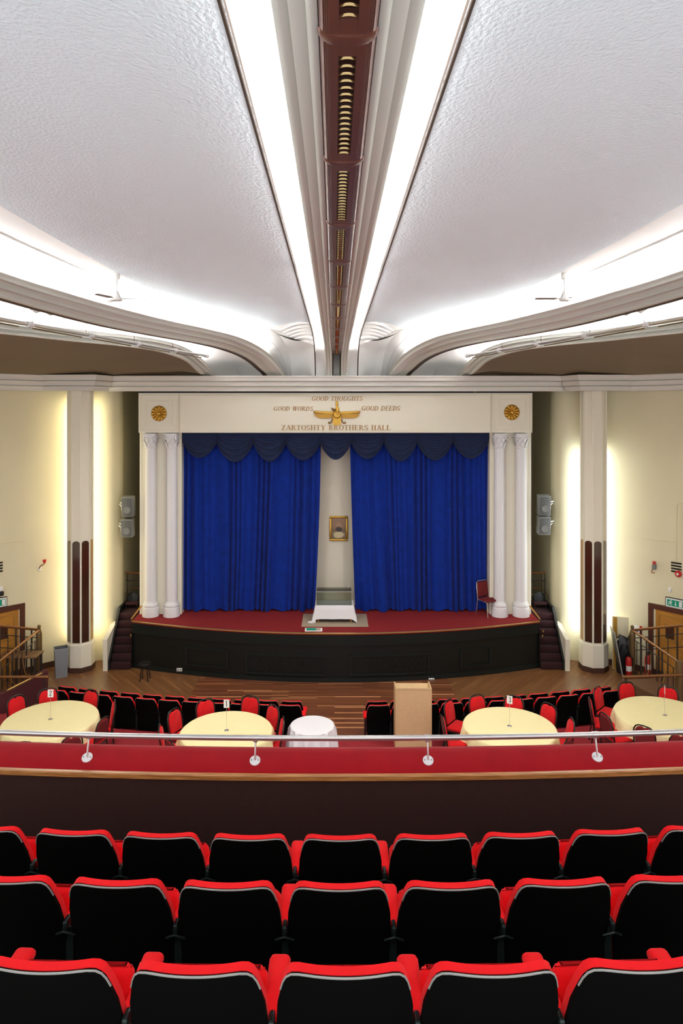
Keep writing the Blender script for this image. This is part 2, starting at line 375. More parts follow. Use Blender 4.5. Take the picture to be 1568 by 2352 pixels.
# ---- ceiling of ribs, coves and panels
K = 4
def rs(path): return resample(path, K)
def outv(path):
    r = []
    for i in range(len(path)):
        a, b = path[max(i-1, 0)], path[min(i+1, len(path)-1)]; t = Vector((b.x-a.x, b.y-a.y)).normalized(); r.append(Vector((-t.y, t.x, 0)))
    return r
l1, b1, e1, l2, b2, ct = (rs(p) for p in (L1, B1, E1, L2, B2, CT))
o1, o2 = outv(l1), outv(l2)
n1 = len(l1)
DIVE = [max(0, (i/K-7.5)/4.5) for i in range(n1)]       # 0 on the level run, 1 where the rib has turned down behind the cornice
def up(p, dz=0, out=None, o=0, back=0):
    q = Vector((p.x, p.y+back, EYE+p.z+dz))
    if out is not None: q += out*o
    return q
def lerp(a, b, t): return a+(b-a)*t
def side(curves, s):
    return [[(mir(p) if s else p) for p in c] for c in curves]
def bands(l, b, o):    # stepped face of a rib in three rolls
    cs = []
    for k in range(3):
        A = [up(lerp(l[i], b[i], k/3)) for i in range(n1)]
        M = [up(lerp(l[i], b[i], (k+.45)/3), 0, o[i], -.012) for i in range(n1)]
        M2 = [up(lerp(l[i], b[i], (k+.8)/3), 0, o[i], -.045) for i in range(n1)]
        B = [up(lerp(l[i], b[i], (k+.97)/3), .0, o[i], -.062) for i in range(n1)]
        cs += [A, M, M2, B]
    cs.append([up(b[i]) for i in range(n1)])
    return cs
SY = [1, 4, 8, 12, 15, 16.2, 16.9, 17.5, 17.95, 18.3, 18.6, 18.82, 18.98, 19.08]
DZ = [0, 0, 0, 0, 0, 0, -.02, -.06, -.13, -.22, -.38, -.56, -.78, -.98]
def dz_at(y):
    for i in range(len(SY)-1):
        if y <= SY[i+1]: return DZ[i]+(DZ[i+1]-DZ[i])*(y-SY[i])/(SY[i+1]-SY[i])
    return DZ[-1]
def spz(off, z, y): return Vector((X0-off, y-(.25*off if dz_at(y) < -.01 else 0), EYE+z+dz_at(y)))
def sp(off, z): return [spz(off, z, y) for y in SY]
tn = 5
for s in (0, 1):
    tag_s = 'left' if not s else 'right'
    # inner rib
    cs = bands(l1, b1, o1)
    cs = [[up(l1[i], -.09, o1[i], .07, .05*DIVE[i]) for i in range(n1)], [up(l1[i], .0, o1[i], .05, .04*DIVE[i]) for i in range(n1)]]+cs
    mb = MB(); mb.loft(side(cs, s)); struct(mb.obj('trim_%d' % tn, 'rib_plaster', smooth=30)); tn += 1
    mb = MB(); mb.loft(side([[up(b1[i]) for i in range(n1)], [up(b1[i], .005, o1[i], .14, .1*DIVE[i]) for i in range(n1)]], s)); struct(mb.obj('trim_%d' % tn, 'brown_edge')); tn += 1
    # inner cove: trough, back and lit strip up to the edge of the panel
    W = [up(l1[i], .42-.1*DIVE[i], o1[i], .6-.35*DIVE[i], .45*DIVE[i]) for i in range(n1)]
    tr0 = [up(l1[i], -.09, o1[i], .07, .05*DIVE[i]) for i in range(n1)]
    tr1 = [up(l1[i], -.09, o1[i], .55-.35*DIVE[i], .4*DIVE[i]) for i in range(n1)]
    ea = [up(e1[i], .03) for i in range(n1)]
    c1 = [lerp(ea[i], W[i], .46) for i in range(n1)]; c1b = [p-Vector((0, 0, .022)) for p in c1]
    c2 = [lerp(ea[i], W[i], .76)-Vector((0, 0, .022)) for i in range(n1)]; c2b = [p-Vector((0, 0, .025)) for p in c2]
    Wd = [p-Vector((0, 0, .06)) for p in W]
    mb = MB(); mb.loft(side([tr0, tr1, Wd, c2b, c2, c1b, c1, ea, [up(p) for p in e1]], s)); struct(mb.obj('ceiling', 'plaster', smooth=25))
    # outer rib
    cs = bands(l2, b2, o2)
    cs = [[up(l2[i], -.09, o2[i], .07, .05*DIVE[i]) for i in range(n1)], [up(l2[i], 0, o2[i], .05, .04*DIVE[i]) for i in range(n1)]]+cs
    mb = MB(); mb.loft(side(cs, s)); struct(mb.obj('trim_%d' % tn, 'rib_plaster', smooth=30)); tn += 1
    # outer cove between the two ribs
    q0 = [up(b1[i], .005, o1[i], .14, .1*DIVE[i]) for i in range(n1)]
    q1 = [up(b1[i], .40-.25*DIVE[i], o1[i], .22, .3*DIVE[i]) for i in range(n1)]
    q3 = [up(l2[i], .36-.2*DIVE[i], o2[i], .5-.25*DIVE[i], .55*DIVE[i]) for i in range(n1)]
    q2 = [lerp(q1[i], q3[i], .5)+Vector((0, .45*DIVE[i], .06)) for i in range(n1)]
    q4 = [up(l2[i], -.09, o2[i], .5-.25*DIVE[i], .5*DIVE[i]) for i in range(n1)]
    q5 = [up(l2[i], -.09, o2[i], .07, .05*DIVE[i]) for i in range(n1)]
    mb = MB(); mb.loft(side([q0, q1, q2, q3, q4, q5], s)); struct(mb.obj('ceiling', 'plaster', smooth=25))
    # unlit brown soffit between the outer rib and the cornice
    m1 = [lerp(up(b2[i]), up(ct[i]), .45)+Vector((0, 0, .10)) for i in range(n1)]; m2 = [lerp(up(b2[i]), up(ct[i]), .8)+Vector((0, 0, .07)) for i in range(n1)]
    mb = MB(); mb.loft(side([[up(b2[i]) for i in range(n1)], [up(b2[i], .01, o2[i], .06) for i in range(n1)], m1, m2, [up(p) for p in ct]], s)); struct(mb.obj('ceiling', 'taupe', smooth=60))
    # textured panel between the spine and the inner cove, with a low arch across
    IN = X0-.57
    rows = []
    for i in range(8*K+1+3):
        e = e1[min(i, n1-1)]; yy = e.y; t_in = min(yy, 14.0+max(0, (yy-14.0))*.28)
        a = Vector((IN, t_in, EYE+1.90)); b = up(e)
        row = []
        for j in range(13):
            t = j/12; p = lerp(a, b, t); p.z += .16*math.sin(PI*t)*min(1, (e.x-IN)/-2.0 if e.x < IN else 0); row.append(p)
        rows.append(row)
    mb = MB(); mb.loft(side(rows, s)); struct(mb.obj('ceiling', 'stipple', smooth=60))
    # fan of stepped shells at the end of the panel
    prev = rows[-1]; shell = MB()
    inn = [spz(.60, 1.90-.012*k, 14.75+.62*k) for k in range(6)]
    ends_out = [P(640+8.2*k, 760+4.8*k, 17.6+.16*k) for k in range(6)]
    arcs = []
    for k in range(6):
        arcs.append([lerp(inn[k], ends_out[k], t)-Vector((0, .45*math.sin(PI*t)*(1-.6*t), 0)) for t in [j/12 for j in range(13)]])
    def lift(arc): return [arc[j]+Vector((0, 0, .085*(1-.8*j/12))) for j in range(13)]
    shell.loft(side([prev, lift(arcs[0]), arcs[0]], s))
    for k in range(5): shell.loft(side([arcs[k], lift(arcs[k+1]), arcs[k+1]], s))
    cur = arcs[5]
    ie = [int(len(rows)-1+(9.6*K-(len(rows)-1))*k/6) for k in range(7)]
    shell.loft(side([[up(e1[q])+Vector((0, .02, .02)) for q in ie], [prev[-1]+Vector((.03, 0, .02))]+[p+Vector((.03, 0, .02)) for p in ends_out]], s))
    struct(shell.obj('trim_%d' % tn, 'plaster', smooth=25)); tn += 1
    # curved end niche below the shells
    NR = 12; grid = []; i0 = ie[-1]
    for r in range(NR+1):
        t = r/NR; qa = i0+(n1-1-i0)*t; q0 = int(qa); A = lerp(up(e1[q0]), up(e1[min(q0+1, n1-1)]), qa-q0); B = spz(.60, 1.90, 17.5+1.6*t)
        row = []
        for j in range(17):
            u_ = j/16; p = lerp(A, B, u_)
            if t == 0: p = lerp(A, ends_out[-1], u_/.5) if u_ < .5 else cur[min(12, max(0, round(12*(1-(u_-.5)/.5))))].copy()
            else: p.y += .4*math.sin(PI*u_)*min(1, t*3); p.z -= .05*math.sin(PI*u_)*(1-t)
            row.append(p)
        grid.append(row)
    mb = MB(); mb.loft(side(grid, s)); struct(mb.obj('wall_niche_%s' % tag_s, 'plaster', smooth=60))
    # spine: stepped mouldings that turn down at the stage end
    rib = [sp(.118, 1.60), sp(.122, 1.565), sp(.145, 1.558), sp(.168, 1.57), sp(.170, 1.60), sp(.205, 1.588), sp(.240, 1.602), sp(.243, 1.635), sp(.275, 1.62), sp(.305, 1.635), sp(.315, 1.67), sp(.305, 1.70), sp(.27, 1.71), sp(.12, 1.71)]
    mb = MB(); mb.loft(side(rib, s)); struct(mb.obj('trim_%d' % tn, 'rib_plaster', smooth=62)); tn += 1
    mb = MB(); mb.loft(side([sp(.12, 1.71), sp(.12, 1.96), sp(.555, 1.96), sp(.572, 1.94)], s)); struct(mb.obj('ceiling', 'plaster', smooth=25))
    mb = MB(); mb.loft(side([sp(.570, 1.945), sp(.574, 1.905), sp(.582, 1.896), sp(.60, 1.905)], s)); struct(mb.obj('trim_%d' % tn, 'brown_edge')); tn += 1
mb = MB(); mb.box((X0, 19.06, EYE+1.12), (.18, .12, 1.06)); struct(mb.obj('trim_%d' % tn, 'rib_plaster')); tn += 1

# ---- spine lights: a row of bronze-brown louvred troughs
SEG = 1.392; SB = EYE+1.515
hous = MB()
for s in (-1, 1):
    sec = [(.118, .075), (.117, .035), (.110, .018), (.100, .010), (.097, .012), (.094, .006), (.089, .008), (.086, .003), (.081, .005), (.078, .0), (.038, -.002), (.038, .055), (.118, .075)]
    hous.loft([[Vector((s*x, y, z)) for x, z in sec] for y in (.035, SEG-.035)], closed=True, cap=True)
for y0, y1 in ((.035, .135), (SEG-.135, SEG-.035)):
    hous.box((0, (y0+y1)/2, .028), (.078, y1-y0, .058))
hp = hous.obj('housing', 'mauve', smooth=30)
tray = MB(); tray.box((0, SEG/2, .054), (.078, SEG-.26, .012)); tp = tray.obj('tray', 'tray')
cb = MB(); sec = [(.121*math.cos(PI*k/12), .035-.05*math.sin(PI*k/12)) for k in range(13)]
cb.loft([[Vector((x*sc, y, z)) for x, z in [(a*1, .035+(b-.035)*1) for a, b in sec]] for y, sc in ((-.036, .93), (-.028, .99), (-.01, 1.03), (.01, 1.03), (.028, .99), (.036, .93))], cap=True)
cp = cb.obj('collar', 'mauve', smooth=50)
bl = MB(); r0, r1 = [], []
rows = [[], [], []]
for j in range(9):
    x = -.036+.072*j/8; q = (x/.036)**2
    rows[0].append(Vector((x, .016*q, .001+.002*q))); rows[1].append(Vector((x, .005+.016*q, .010))); rows[2].append(Vector((x, -.005+.016*q, .010)))
bl.loft([rows[2], rows[0], rows[1]]); bp_ = bl.obj('louvre_blade', 'blade_gold', smooth=40)
protos = (hp, tp, cp, bp_)
NB = 17
for k in range(12):
    t = thing('ceiling_light_trough', 'louvred bronze-brown light trough in the row along the ceiling spine', 'ceiling light', (X0, 1.385+SEG*k, SB), 0, 'light troughs along the ceiling spine')
    for pr in (hp, tp, cp):
        c = pr.copy(); COL.objects.link(c); c.parent = t
    for j in range(NB):
        c = bp_.copy(); COL.objects.link(c); c.parent = t; c.location = (0, .16+(SEG-.32)*j/(NB-1), 0)
for pr in protos: bpy.data.objects.remove(pr)


# ------------------------------------------------------------------ pillars against the side walls
def pillar(cx, cy, side_name, label):
    t = thing('wall_pillar', label, 'pillar', (cx, cy, 0))
    def octo(r, z, k=1.0): return [Vector((r*math.cos(PI/8+PI/4*i), r*math.sin(PI/8+PI/4*i), z)) for i in range(8)]
    mb = MB(); mb.loft([octo(.40, .0), octo(.40, .14)], closed=True, cap=True); mb.obj('plinth', 'skirting', t, smooth=0)
    mb = MB(); mb.loft([octo(.385, .14), octo(.385, .74), octo(.345, .76)], closed=True, cap=True); mb.obj('pillar_base', 'cream', t, smooth=0)
    # shaft with a raised strip along each arris
    mb = MB(); mb.loft([octo(.325, .76), octo(.325, CZ)], closed=True, cap=True); mb.obj('shaft', 'cream', t, smooth=0)
    mb = MB()
    for i in range(8):
        a = PI/8+PI/4*i; mb.box((.33*math.cos(a), .33*math.sin(a), (CZ+.76)/2), (.03, .034, CZ-.76), RZ(a))
    mb.obj('arris_strip', 'cream', t, smooth=0)
    for i in range(8):       # tall round-headed inlays
        a = PI/4*i
        if math.sin(a) > .75: continue
        q = .325*math.cos(PI/8); hw = .098
        poly = [(-hw, .80), (hw, .80), (hw, 3.50)]+[(hw*math.cos(PI*k/8), 3.50+hw*.7*math.sin(PI*k/8)) for k in range(1, 8)]+[(-hw, 3.50)]
        m = frame_m(Vector((-math.sin(a), math.cos(a), 0)), Vector((math.cos(a), math.sin(a), 0)), Vector((0, 0, 1)))
        mb = MB(); mb.prism(poly, .012, m, (q*math.cos(a), q*math.sin(a), 0))
        front = abs(a-3*PI/2) < 1.0
        o = mb.obj('inlay_panel', 'mirror_brown' if front else 'panel_wood', t, smooth=0)
    return t
pillar(-7.02, 18.86, 'left', 'cream octagonal wall pillar with dark inlays beside the grey bin')
pillar(7.15, 18.86, 'right', 'cream octagonal wall pillar with dark inlays beside the leaning black board')

# ------------------------------------------------------------------ stage
SZ = 1.31
SL, SR = -5.6, 5.66
def lipY(x): return 17.82+1.03*((x-X0)/5.63)**2
st = thing('stage', 'curved stage with red carpet, brass edge and dark panelled front', 'stage', (0, 0, 0))
sx = [SL+(SR-SL)*i/40 for i in range(41)]
mb = MB()
mb.loft([[Vector((x, lipY(x), SZ-.05)) for x in sx], [Vector((x, lipY(x), SZ)) for x in sx], [Vector((x, 22.3, SZ)) for x in sx]])
mb.obj('deck', 'stage_carpet', st)
mb = MB(); mb.loft([[Vector((x, lipY(x)-.005, SZ-.022)) for x in sx], [Vector((x, lipY(x)-.02, SZ-.02)) for x in sx], [Vector((x, lipY(x)-.02, SZ+.006)) for x in sx], [Vector((x, lipY(x)+.02, SZ+.008)) for x in sx]])
mb.obj('brass_edge', 'brass_edge', st)
mb = MB(); mb.loft([[Vector((x, lipY(x)+.02, SZ-.06)) for x in sx], [Vector((x, lipY(x)+.03, SZ-.34)) for x in sx], [Vector((x, lipY(x)+.09, SZ-.36)) for x in sx]])
mb.obj('upper_fascia', 'stage_green', st)
mb = MB(); mb.loft([[Vector((x, lipY(x)+.09, SZ-.36)) for x in sx], [Vector((x, lipY(x)+.10, 0)) for x in sx]])
for x in (SL, SR): mb.loft([[Vector((x, lipY(x)+.02, z)) for z in (0, SZ)], [Vector((x, 22.3, z)) for z in (0, SZ)]])
mb.obj('lower_fascia', 'stage_black', st)
mb = MB(); mb.loft([[Vector((x, lipY(x)+.095, .12)) for x in sx], [Vector((x, lipY(x)+.06, .11)) for x in sx], [Vector((x, lipY(x)+.055, 0)) for x in sx]]); mb.obj('kick_board', 'stage_green', st)
def onfront(px0, px1): return (px0-VX)/F*18, (px1-VX)/F*18
for (a, b) in ((420, 520), (565, 745), (805, 985), (1063, 1135)):     # framed recess panels
    x0, x1 = onfront(a, b); xx = [x0+(x1-x0)*i/8 for i in range(9)]
    z0, z1 = (.22, .66) if a in (565, 805) else (.30, .70)
    mb = MB()
    for (za, zb) in ((z0-.05, z0), (z1, z1+.05)):
        mb.loft([[Vector((x, lipY(x)+.095, za)) for x in xx], [Vector((x, lipY(x)+.055, za)) for x in xx], [Vector((x, lipY(x)+.055, zb)) for x in xx], [Vector((x, lipY(x)+.095, zb)) for x in xx]])
    for x in (x0, x1): mb.box((x, lipY(x)+.08, (z0+z1)/2), (.05, .05, z1-z0+.1))
    pf = mb.obj('panel_frame', 'stage_green', st, smooth=0)
    mb = MB(); n = 14
    if a in (565, 805):
        for i in range(n):
            x = x0+(x1-x0)*(i+.5)/n; mb.box((x, lipY(x)+.085, (z0+z1)/2), (.03, .02, z1-z0), RY(.5))
            mb.box((x, lipY(x)+.08, (z0+z1)/2), (.03, .02, z1-z0), RY(-.5))
        mb.obj('grille', 'stage_black', pf, smooth=0)
for px in (405, 990):
    x = (px-VX)/F*18.1; z = EYE-((1548 if px < 700 else 1558.5)-VY)/F*18.15
    t = thing('wall_socket', 'white double socket on the dark stage front %s' % ('near the black stool' if px < 700 else 'behind the lectern'), 'socket', (x, lipY(x)+.055, z))
    mb = MB(); mb.rbox((0, -.012, 0), (.15, .025, .09), .008); mb.obj('face_plate', 'card', t)
    for dx in (-.035, .035):
        mb = MB(); mb.box((dx, -.026, 0), (.03, .004, .03)); mb.obj('socket_hole', 'ink', t)

# stairs beside the stage
def stairs(sgn, label):
    xa, xb = (5.68, 6.27) if sgn > 0 else (-5.62, -6.17)
    t = thing('stage_stairs', label, 'stairs', (0, 0, 0))
    n = 7; rise = SZ/n; Y0, tread = 18.76, .135
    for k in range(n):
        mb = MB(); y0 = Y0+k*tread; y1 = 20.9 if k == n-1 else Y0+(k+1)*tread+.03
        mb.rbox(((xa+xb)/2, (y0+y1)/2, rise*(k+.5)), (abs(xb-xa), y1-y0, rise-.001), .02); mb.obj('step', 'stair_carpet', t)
    mb = MB(); xs_ = xb+.02*sgn
    pts = [(Y0-.04, 0), (Y0-.04, .28), (Y0+n*tread-.05, SZ+.16), (20.6, SZ+.16), (20.6, 0)]
    mb.loft([[Vector((xs_+dx, y, z)) for y, z in pts] for dx in (-.03, .03)], closed=True, cap=True); mb.obj('stringer', 'stage_black', t, smooth=0)
    mb = MB(); xc = xb+.10*sgn
    pts = [(Y0-.1, 0), (Y0-.1, .86), (19.35, 1.08), (19.6, 1.08), (19.6, 0)]
    mb.loft([[Vector((xc+dx, y, z)) for y, z in pts] for dx in (-.06, .06)], closed=True, cap=True); mb.obj('cheek_wall', 'cream', t, smooth=0)
    mb = MB(); mb.tube([(xa+.02*sgn, 18.95, SZ+.02), (xa-.18*sgn, 19.9, SZ+.38)], .022); mb.obj('hand_rail', 'panel_wood', t)
    # landing rail in the recess
    r = thing('landing_rail', 'thin metal landing rail in the dark recess %s' % ('behind the alarm-bell side steps' if sgn > 0 else 'behind the black-stool side steps'), 'railing', (0, 0, 0))
    x0, x1 = (5.75, 6.33) if sgn > 0 else (-6.27, -5.64)
    for z, rad in ((2.25, .03), (2.02, .014)):
        mb = MB(); mb.tube([(x0, 20.5, z), (x1, 20.5, z)], rad); mb.obj('cross_rail', 'iron' if rad < .02 else 'copper', r)
    for x in (x0+.06, x1-.12, x1-.02):
        mb = MB(); mb.tube([(x, 20.5, SZ), (x, 20.5, 2.25)], .014, 6); mb.obj('baluster', 'iron', r)
    for rad in (.22, .40):
        mb = MB(); c = (x0+x1)/2; mb.tube([(c+rad*math.cos(PI*k/10), 20.5, 1.40+rad*math.sin(PI*k/10)) for k in range(11)], .012, 6); mb.obj('curved_bar', 'copper', r)
    q = thing('stacked_chair', 'dark upholstered chair pushed into the recess %s' % ('behind the alarm-bell side steps' if sgn > 0 else 'behind the black-stool side steps'), 'chair', ((x0+x1)/2, 20.15, SZ))
    mb = MB(); mb.loft([[Vector((.2*math.cos(a)*k, y, .28+.17*math.sin(a)*k)) for a in [2*PI*i/16 for i in range(16)]] for y, k in ((0, .8), (.03, 1), (.07, 1), (.1, .8))], closed=True, cap=True); mb.obj('backrest', 'stage_black', q)
    mb = MB(); mb.rbox((0, .0, .15), (.4, .3, .09), .03); mb.obj('seat', 'stair_carpet', q)
    for dx in (-.16, .16):
        for dy in (-.1, .1):
            mb = MB(); mb.tube([(dx, dy, 0), (dx, dy, .13)], .012, 6); mb.obj('leg', 'iron', q)
    return t
stairs(-1, 'maroon carpeted stage steps beside the black stool')
stairs(1, 'maroon carpeted stage steps beside the stage chair end')
for s, (x, z) in enumerate(((-5.58, .95), (5.72, 1.06), (5.70, .93))):
    mb = MB(); mb.tube([(x, lipY(5.5)-.005, z), (x+.0, lipY(5.5)-.07, z-.01), (x, lipY(5.5)-.09, z+.05)], .014, 6)
    tag(mb.obj('rope_hook', 'brass_edge'), ['small brass hook on the stage corner over the left steps', 'small brass hook on the stage corner, the higher of two over the right steps', 'small brass hook on the stage corner, the lower of two over the right steps'][s], 'hook')
# black stool
t = thing('stool', 'low round black stool before the dark stage front', 'stool', G(333, 1562))
mb = MB(); mb.lathe([(.12, .40), (.165, .41), (.17, .44), (.16, .465), (.02, .47)], 20); mb.obj('seat', 'black_plastic', t)
for k in range(4):
    a = PI/4+PI/2*k; mb = MB(); mb.tube([(.10*math.cos(a), .10*math.sin(a), .41), (.15*math.cos(a), .15*math.sin(a), 0)], .014, 6); mb.obj('leg', 'black_frame', t)

# ------------------------------------------------------------------ proscenium
YF = 19.2
pro = thing('proscenium', 'cream proscenium frame with gilt lettering, emblem and white paired columns', 'proscenium', (0, 0, 0))
def X(px, Y): return (px-VX)/F*Y
def Z(py, Y): return EYE-(py-VY)/F*Y
hx0, hx1 = X(318, YF), X(1222, YF); hz0, hz1 = Z(994, YF), Z(902.5, YF)
mb = MB(); mb.box(((hx0+hx1)/2, YF+.25, (hz0+hz1)/2), (hx1-hx0, .5, hz1-hz0)); hd = mb.obj('header', 'cream', pro, smooth=0)
mb = MB(); mb.box(((hx0+hx1)/2, YF+.12, hz1+.03), (hx1-hx0+.02, .3, .065)); mb.obj('shadow_strip', 'ink', hd, smooth=0)
def frame_rect(mb, x0, x1, z0, z1, y, w=.022, d=.022):
    mb.box(((x0+x1)/2, y-d/2, z0), (x1-x0+w, d, w)); mb.box(((x0+x1)/2, y-d/2, z1), (x1-x0+w, d, w))
    mb.box((x0, y-d/2, (z0+z1)/2), (w, d, z1-z0-w)); mb.box((x1, y-d/2, (z0+z1)/2), (w, d, z1-z0-w))
for (a, b, c, d) in ((323, 407, 989, 909), (337, 396, 979, 922), (415, 1124, 989, 909), (1132, 1217, 988, 907), (1146, 1206, 977, 919)):
    mb = MB(); frame_rect(mb, X(a, YF), X(b, YF), Z(c, YF), Z(d, YF), YF); mb.obj('moulding', 'cream', hd, smooth=0)
for a in (411, 1128):
    mb = MB(); mb.box((X(a, YF), YF-.004, (hz0+hz1)/2), (.02, .008, hz1-hz0)); mb.obj('joint_bead', 'cream_line', hd, smooth=0)
# rosettes
for px, py in ((365, 949.5), (1175, 947)):
    c = Vector((X(px, YF), YF, Z(py, YF))); R = .215
    mb = MB()
    for k in range(12):
        a = 2*PI*k/12; d = Vector((math.cos(a), 0, math.sin(a))); s_ = Vector((-math.sin(a), 0, math.cos(a)))
        rings = []
        for r, wd, h in ((.04, .012, .015), (.09, .026, .035), (.15, .042, .045), (.19, .046, .04), (.212, .025, .02)):
            rings.append([c+d*r+s_*wd*math.cos(b)-Vector((0, h*math.sin(b), 0)) for b in [PI*i/6 for i in range(7)]])
        mb.loft(rings)
    ro = mb.obj('rosette', 'gold', hd, smooth=40)
    mb = MB(); mb.lathe([(.05, 0), (.05, .03), (.03, .055), (.005, .06)], 16, c, m=frame_m(Vector((1, 0, 0)), Vector((0, 0, 1)), Vector((0, -1, 0)))); mb.obj('rosette_boss', 'gold', ro)
    mb = MB(); mb.lathe([(.218, 0), (.222, .008), (.02, .010)], 36, c, mod=lambda a, z: 1+.02*math.cos(12*a), m=frame_m(Vector((1, 0, 0)), Vector((0, 0, 1)), Vector((0, -1, 0)))); mb.obj('rosette_plate', 'gold_dark', ro)
# serif letters drawn from strokes
def glyph(ch):
    P_ = []; TH, TN = .17, .055
    def bar(x0, y0, x1, y1, w):
        d = Vector((x1-x0, y1-y0)); n = Vector((-d.y, d.x)).normalized()*w/2
        P_.append([(x0-n.x, y0-n.y), (x1-n.x, y1-n.y), (x1+n.x, y1+n.y), (x0+n.x, y0+n.y)])
    def hw(x, y, w): P_.append([(x-w/2, y-TN/2), (x+w/2, y-TN/2), (x+w/2, y+TN/2), (x-w/2, y+TN/2)])
    def dg(x0, x1, y0, y1, w): P_.append([(x0-w/2, y0), (x0+w/2, y0), (x1+w/2, y1), (x1-w/2, y1)])
    def stem(x, w=TH, y0=0, y1=1, s0=True, s1=True):
        P_.append([(x-w/2, y0), (x+w/2, y0), (x+w/2, y1), (x-w/2, y1)])
        if s0: hw(x, y0+TN/2, w+.2)
        if s1: hw(x, y1-TN/2, w+.2)
    def ring(cx, cy, rx, ry, a0, a1, n=16):
        for i in range(n):
            a, b = (math.radians(a0+(a1-a0)*(i+k)/n) for k in (0, 1))
            P_.append([(cx+rx*math.cos(a), cy+ry*math.sin(a)), (cx+rx*math.cos(b), cy+ry*math.sin(b)), (cx+(rx-TH)*math.cos(b), cy+(ry-TN)*math.sin(b)), (cx+(rx-TH)*math.cos(a), cy+(ry-TN)*math.sin(a))])
    W = .8
    if ch == 'O': ring(.41, .5, .40, .51, 0, 360, 28); W = .82
    elif ch == 'G': ring(.42, .5, .41, .51, 45, 330, 24); stem(.68, TH, .06, .42, False, True); bar(.73, .7, .73, .98, .05); W = .86
    elif ch == 'D': stem(.18); ring(.2, .5, .60, .5, -90, 90); W = .84
    elif ch == 'T': stem(.36, TH, 0, 1, True, False); hw(.36, .97, .7); bar(.03, .76, .03, 1, .05); bar(.69, .76, .69, 1, .05); W = .74
    elif ch == 'H': stem(.17); stem(.67); hw(.42, .51, .5); W = .86
    elif ch == 'U': stem(.17, TH, .3, 1, False, True); stem(.66, .07, .3, 1, False, True); ring(.43, .32, .345, .33, 180, 360); W = .82
    elif ch == 'S': ring(.31, .74, .28, .26, 35, 265); ring(.31, .26, .29, .27, -145, 85); bar(.55, .72, .55, .98, .05); bar(.06, .02, .06, .3, .05); W = .62
    elif ch == 'W': dg(.34, .14, 0, 1, TH); dg(.34, .54, 0, 1, .07); dg(.74, .54, 0, 1, TH); dg(.74, .96, 0, 1, .07); hw(.13, .97, .32); hw(.54, .97, .3); hw(.96, .97, .24); W = 1.08
    elif ch == 'R': stem(.18); ring(.24, .75, .42, .25, -90, 90); dg(.72, .40, 0, .5, TH); hw(.76, .03, .22); W = .84
    elif ch == 'B': stem(.18); ring(.22, .76, .38, .24, -90, 90); ring(.22, .26, .46, .26, -90, 90); W = .74
    elif ch == 'E': stem(.18); hw(.38, .97, .5); hw(.36, .51, .36); hw(.38, .03, .5); bar(.62, .78, .62, 1, .05); bar(.64, 0, .64, .24, .05); bar(.53, .40, .53, .62, .045); W = .72
    elif ch == 'Z': hw(.35, .97, .6); hw(.35, .03, .64); dg(.12, .58, 0, 1, TH*1.1); bar(.07, .76, .07, 1, .05); bar(.65, 0, .65, .24, .05); W = .72
    elif ch == 'A': dg(.10, .40, 0, 1, .065); dg(.72, .42, 0, 1, TH); hw(.4, .33, .42); hw(.11, .03, .24); hw(.72, .03, .28); W = .82
    elif ch == 'Y': dg(.40, .13, .45, 1, TH); dg(.40, .68, .45, 1, .065); stem(.40, TH, 0, .5, True, False); hw(.13, .97, .3); hw(.68, .97, .24); W = .8
    elif ch == 'L': stem(.18); hw(.40, .03, .52); bar(.66, 0, .66, .26, .05); W = .72
    elif ch == '1': stem(.3, TH, 0, 1, True, False); dg(.1, .3, .78, .98, .10); W = .6
    elif ch == '2': ring(.3, .72, .28, .28, 0, 165); dg(.08, .5, .05, .7, .14); hw(.32, .05, .56); hw(.32, .09, .5); W = .62
    elif ch == '3': ring(.28, .75, .27, .25, -80, 150); ring(.28, .27, .30, .28, -150, 85); W = .6
    elif ch == '4': stem(.42, TH, 0, 1, True, False); dg(.04, .42, .3, 1, .09); hw(.3, .28, .6); W = .62
    else: W = .42
    return P_, W
def text_mesh(mb, txt, x0, x1, z0, h, y, shear=0, d=.012, m=None, off=None):
    adv = 0; items = []
    for ch in txt:
        g, w_ = glyph(ch); items.append((g, adv)); adv += w_+.06
    k = (x1-x0)/adv
    for g, a in items:
        for poly in g:
            pts = [(x0+(px+a+shear*py)*k, z0+py*h) for px, py in poly]
            if m is None: mb.prism(pts, -d, None, (0, y, 0))
            else: mb.prism(pts, -d, m, off)
for txt, a, b, zb, zt, sh in (('GOOD THOUGHTS', 715, 832, 920.5, 910, .22), ('GOOD WORDS', 627, 718, 943.5, 933.5, .22), ('GOOD DEEDS', 829, 918, 943, 932.5, .22), ('ZARTOSHTY BROTHERS HALL', 646, 898, 988, 976.5, 0)):
    mb = MB(); text_mesh(mb, txt, X(a, YF), X(b, YF), Z(zb, YF), Z(zt, YF)-Z(zb, YF), YF, sh); mb.obj('lettering', 'letter', hd, smooth=0)
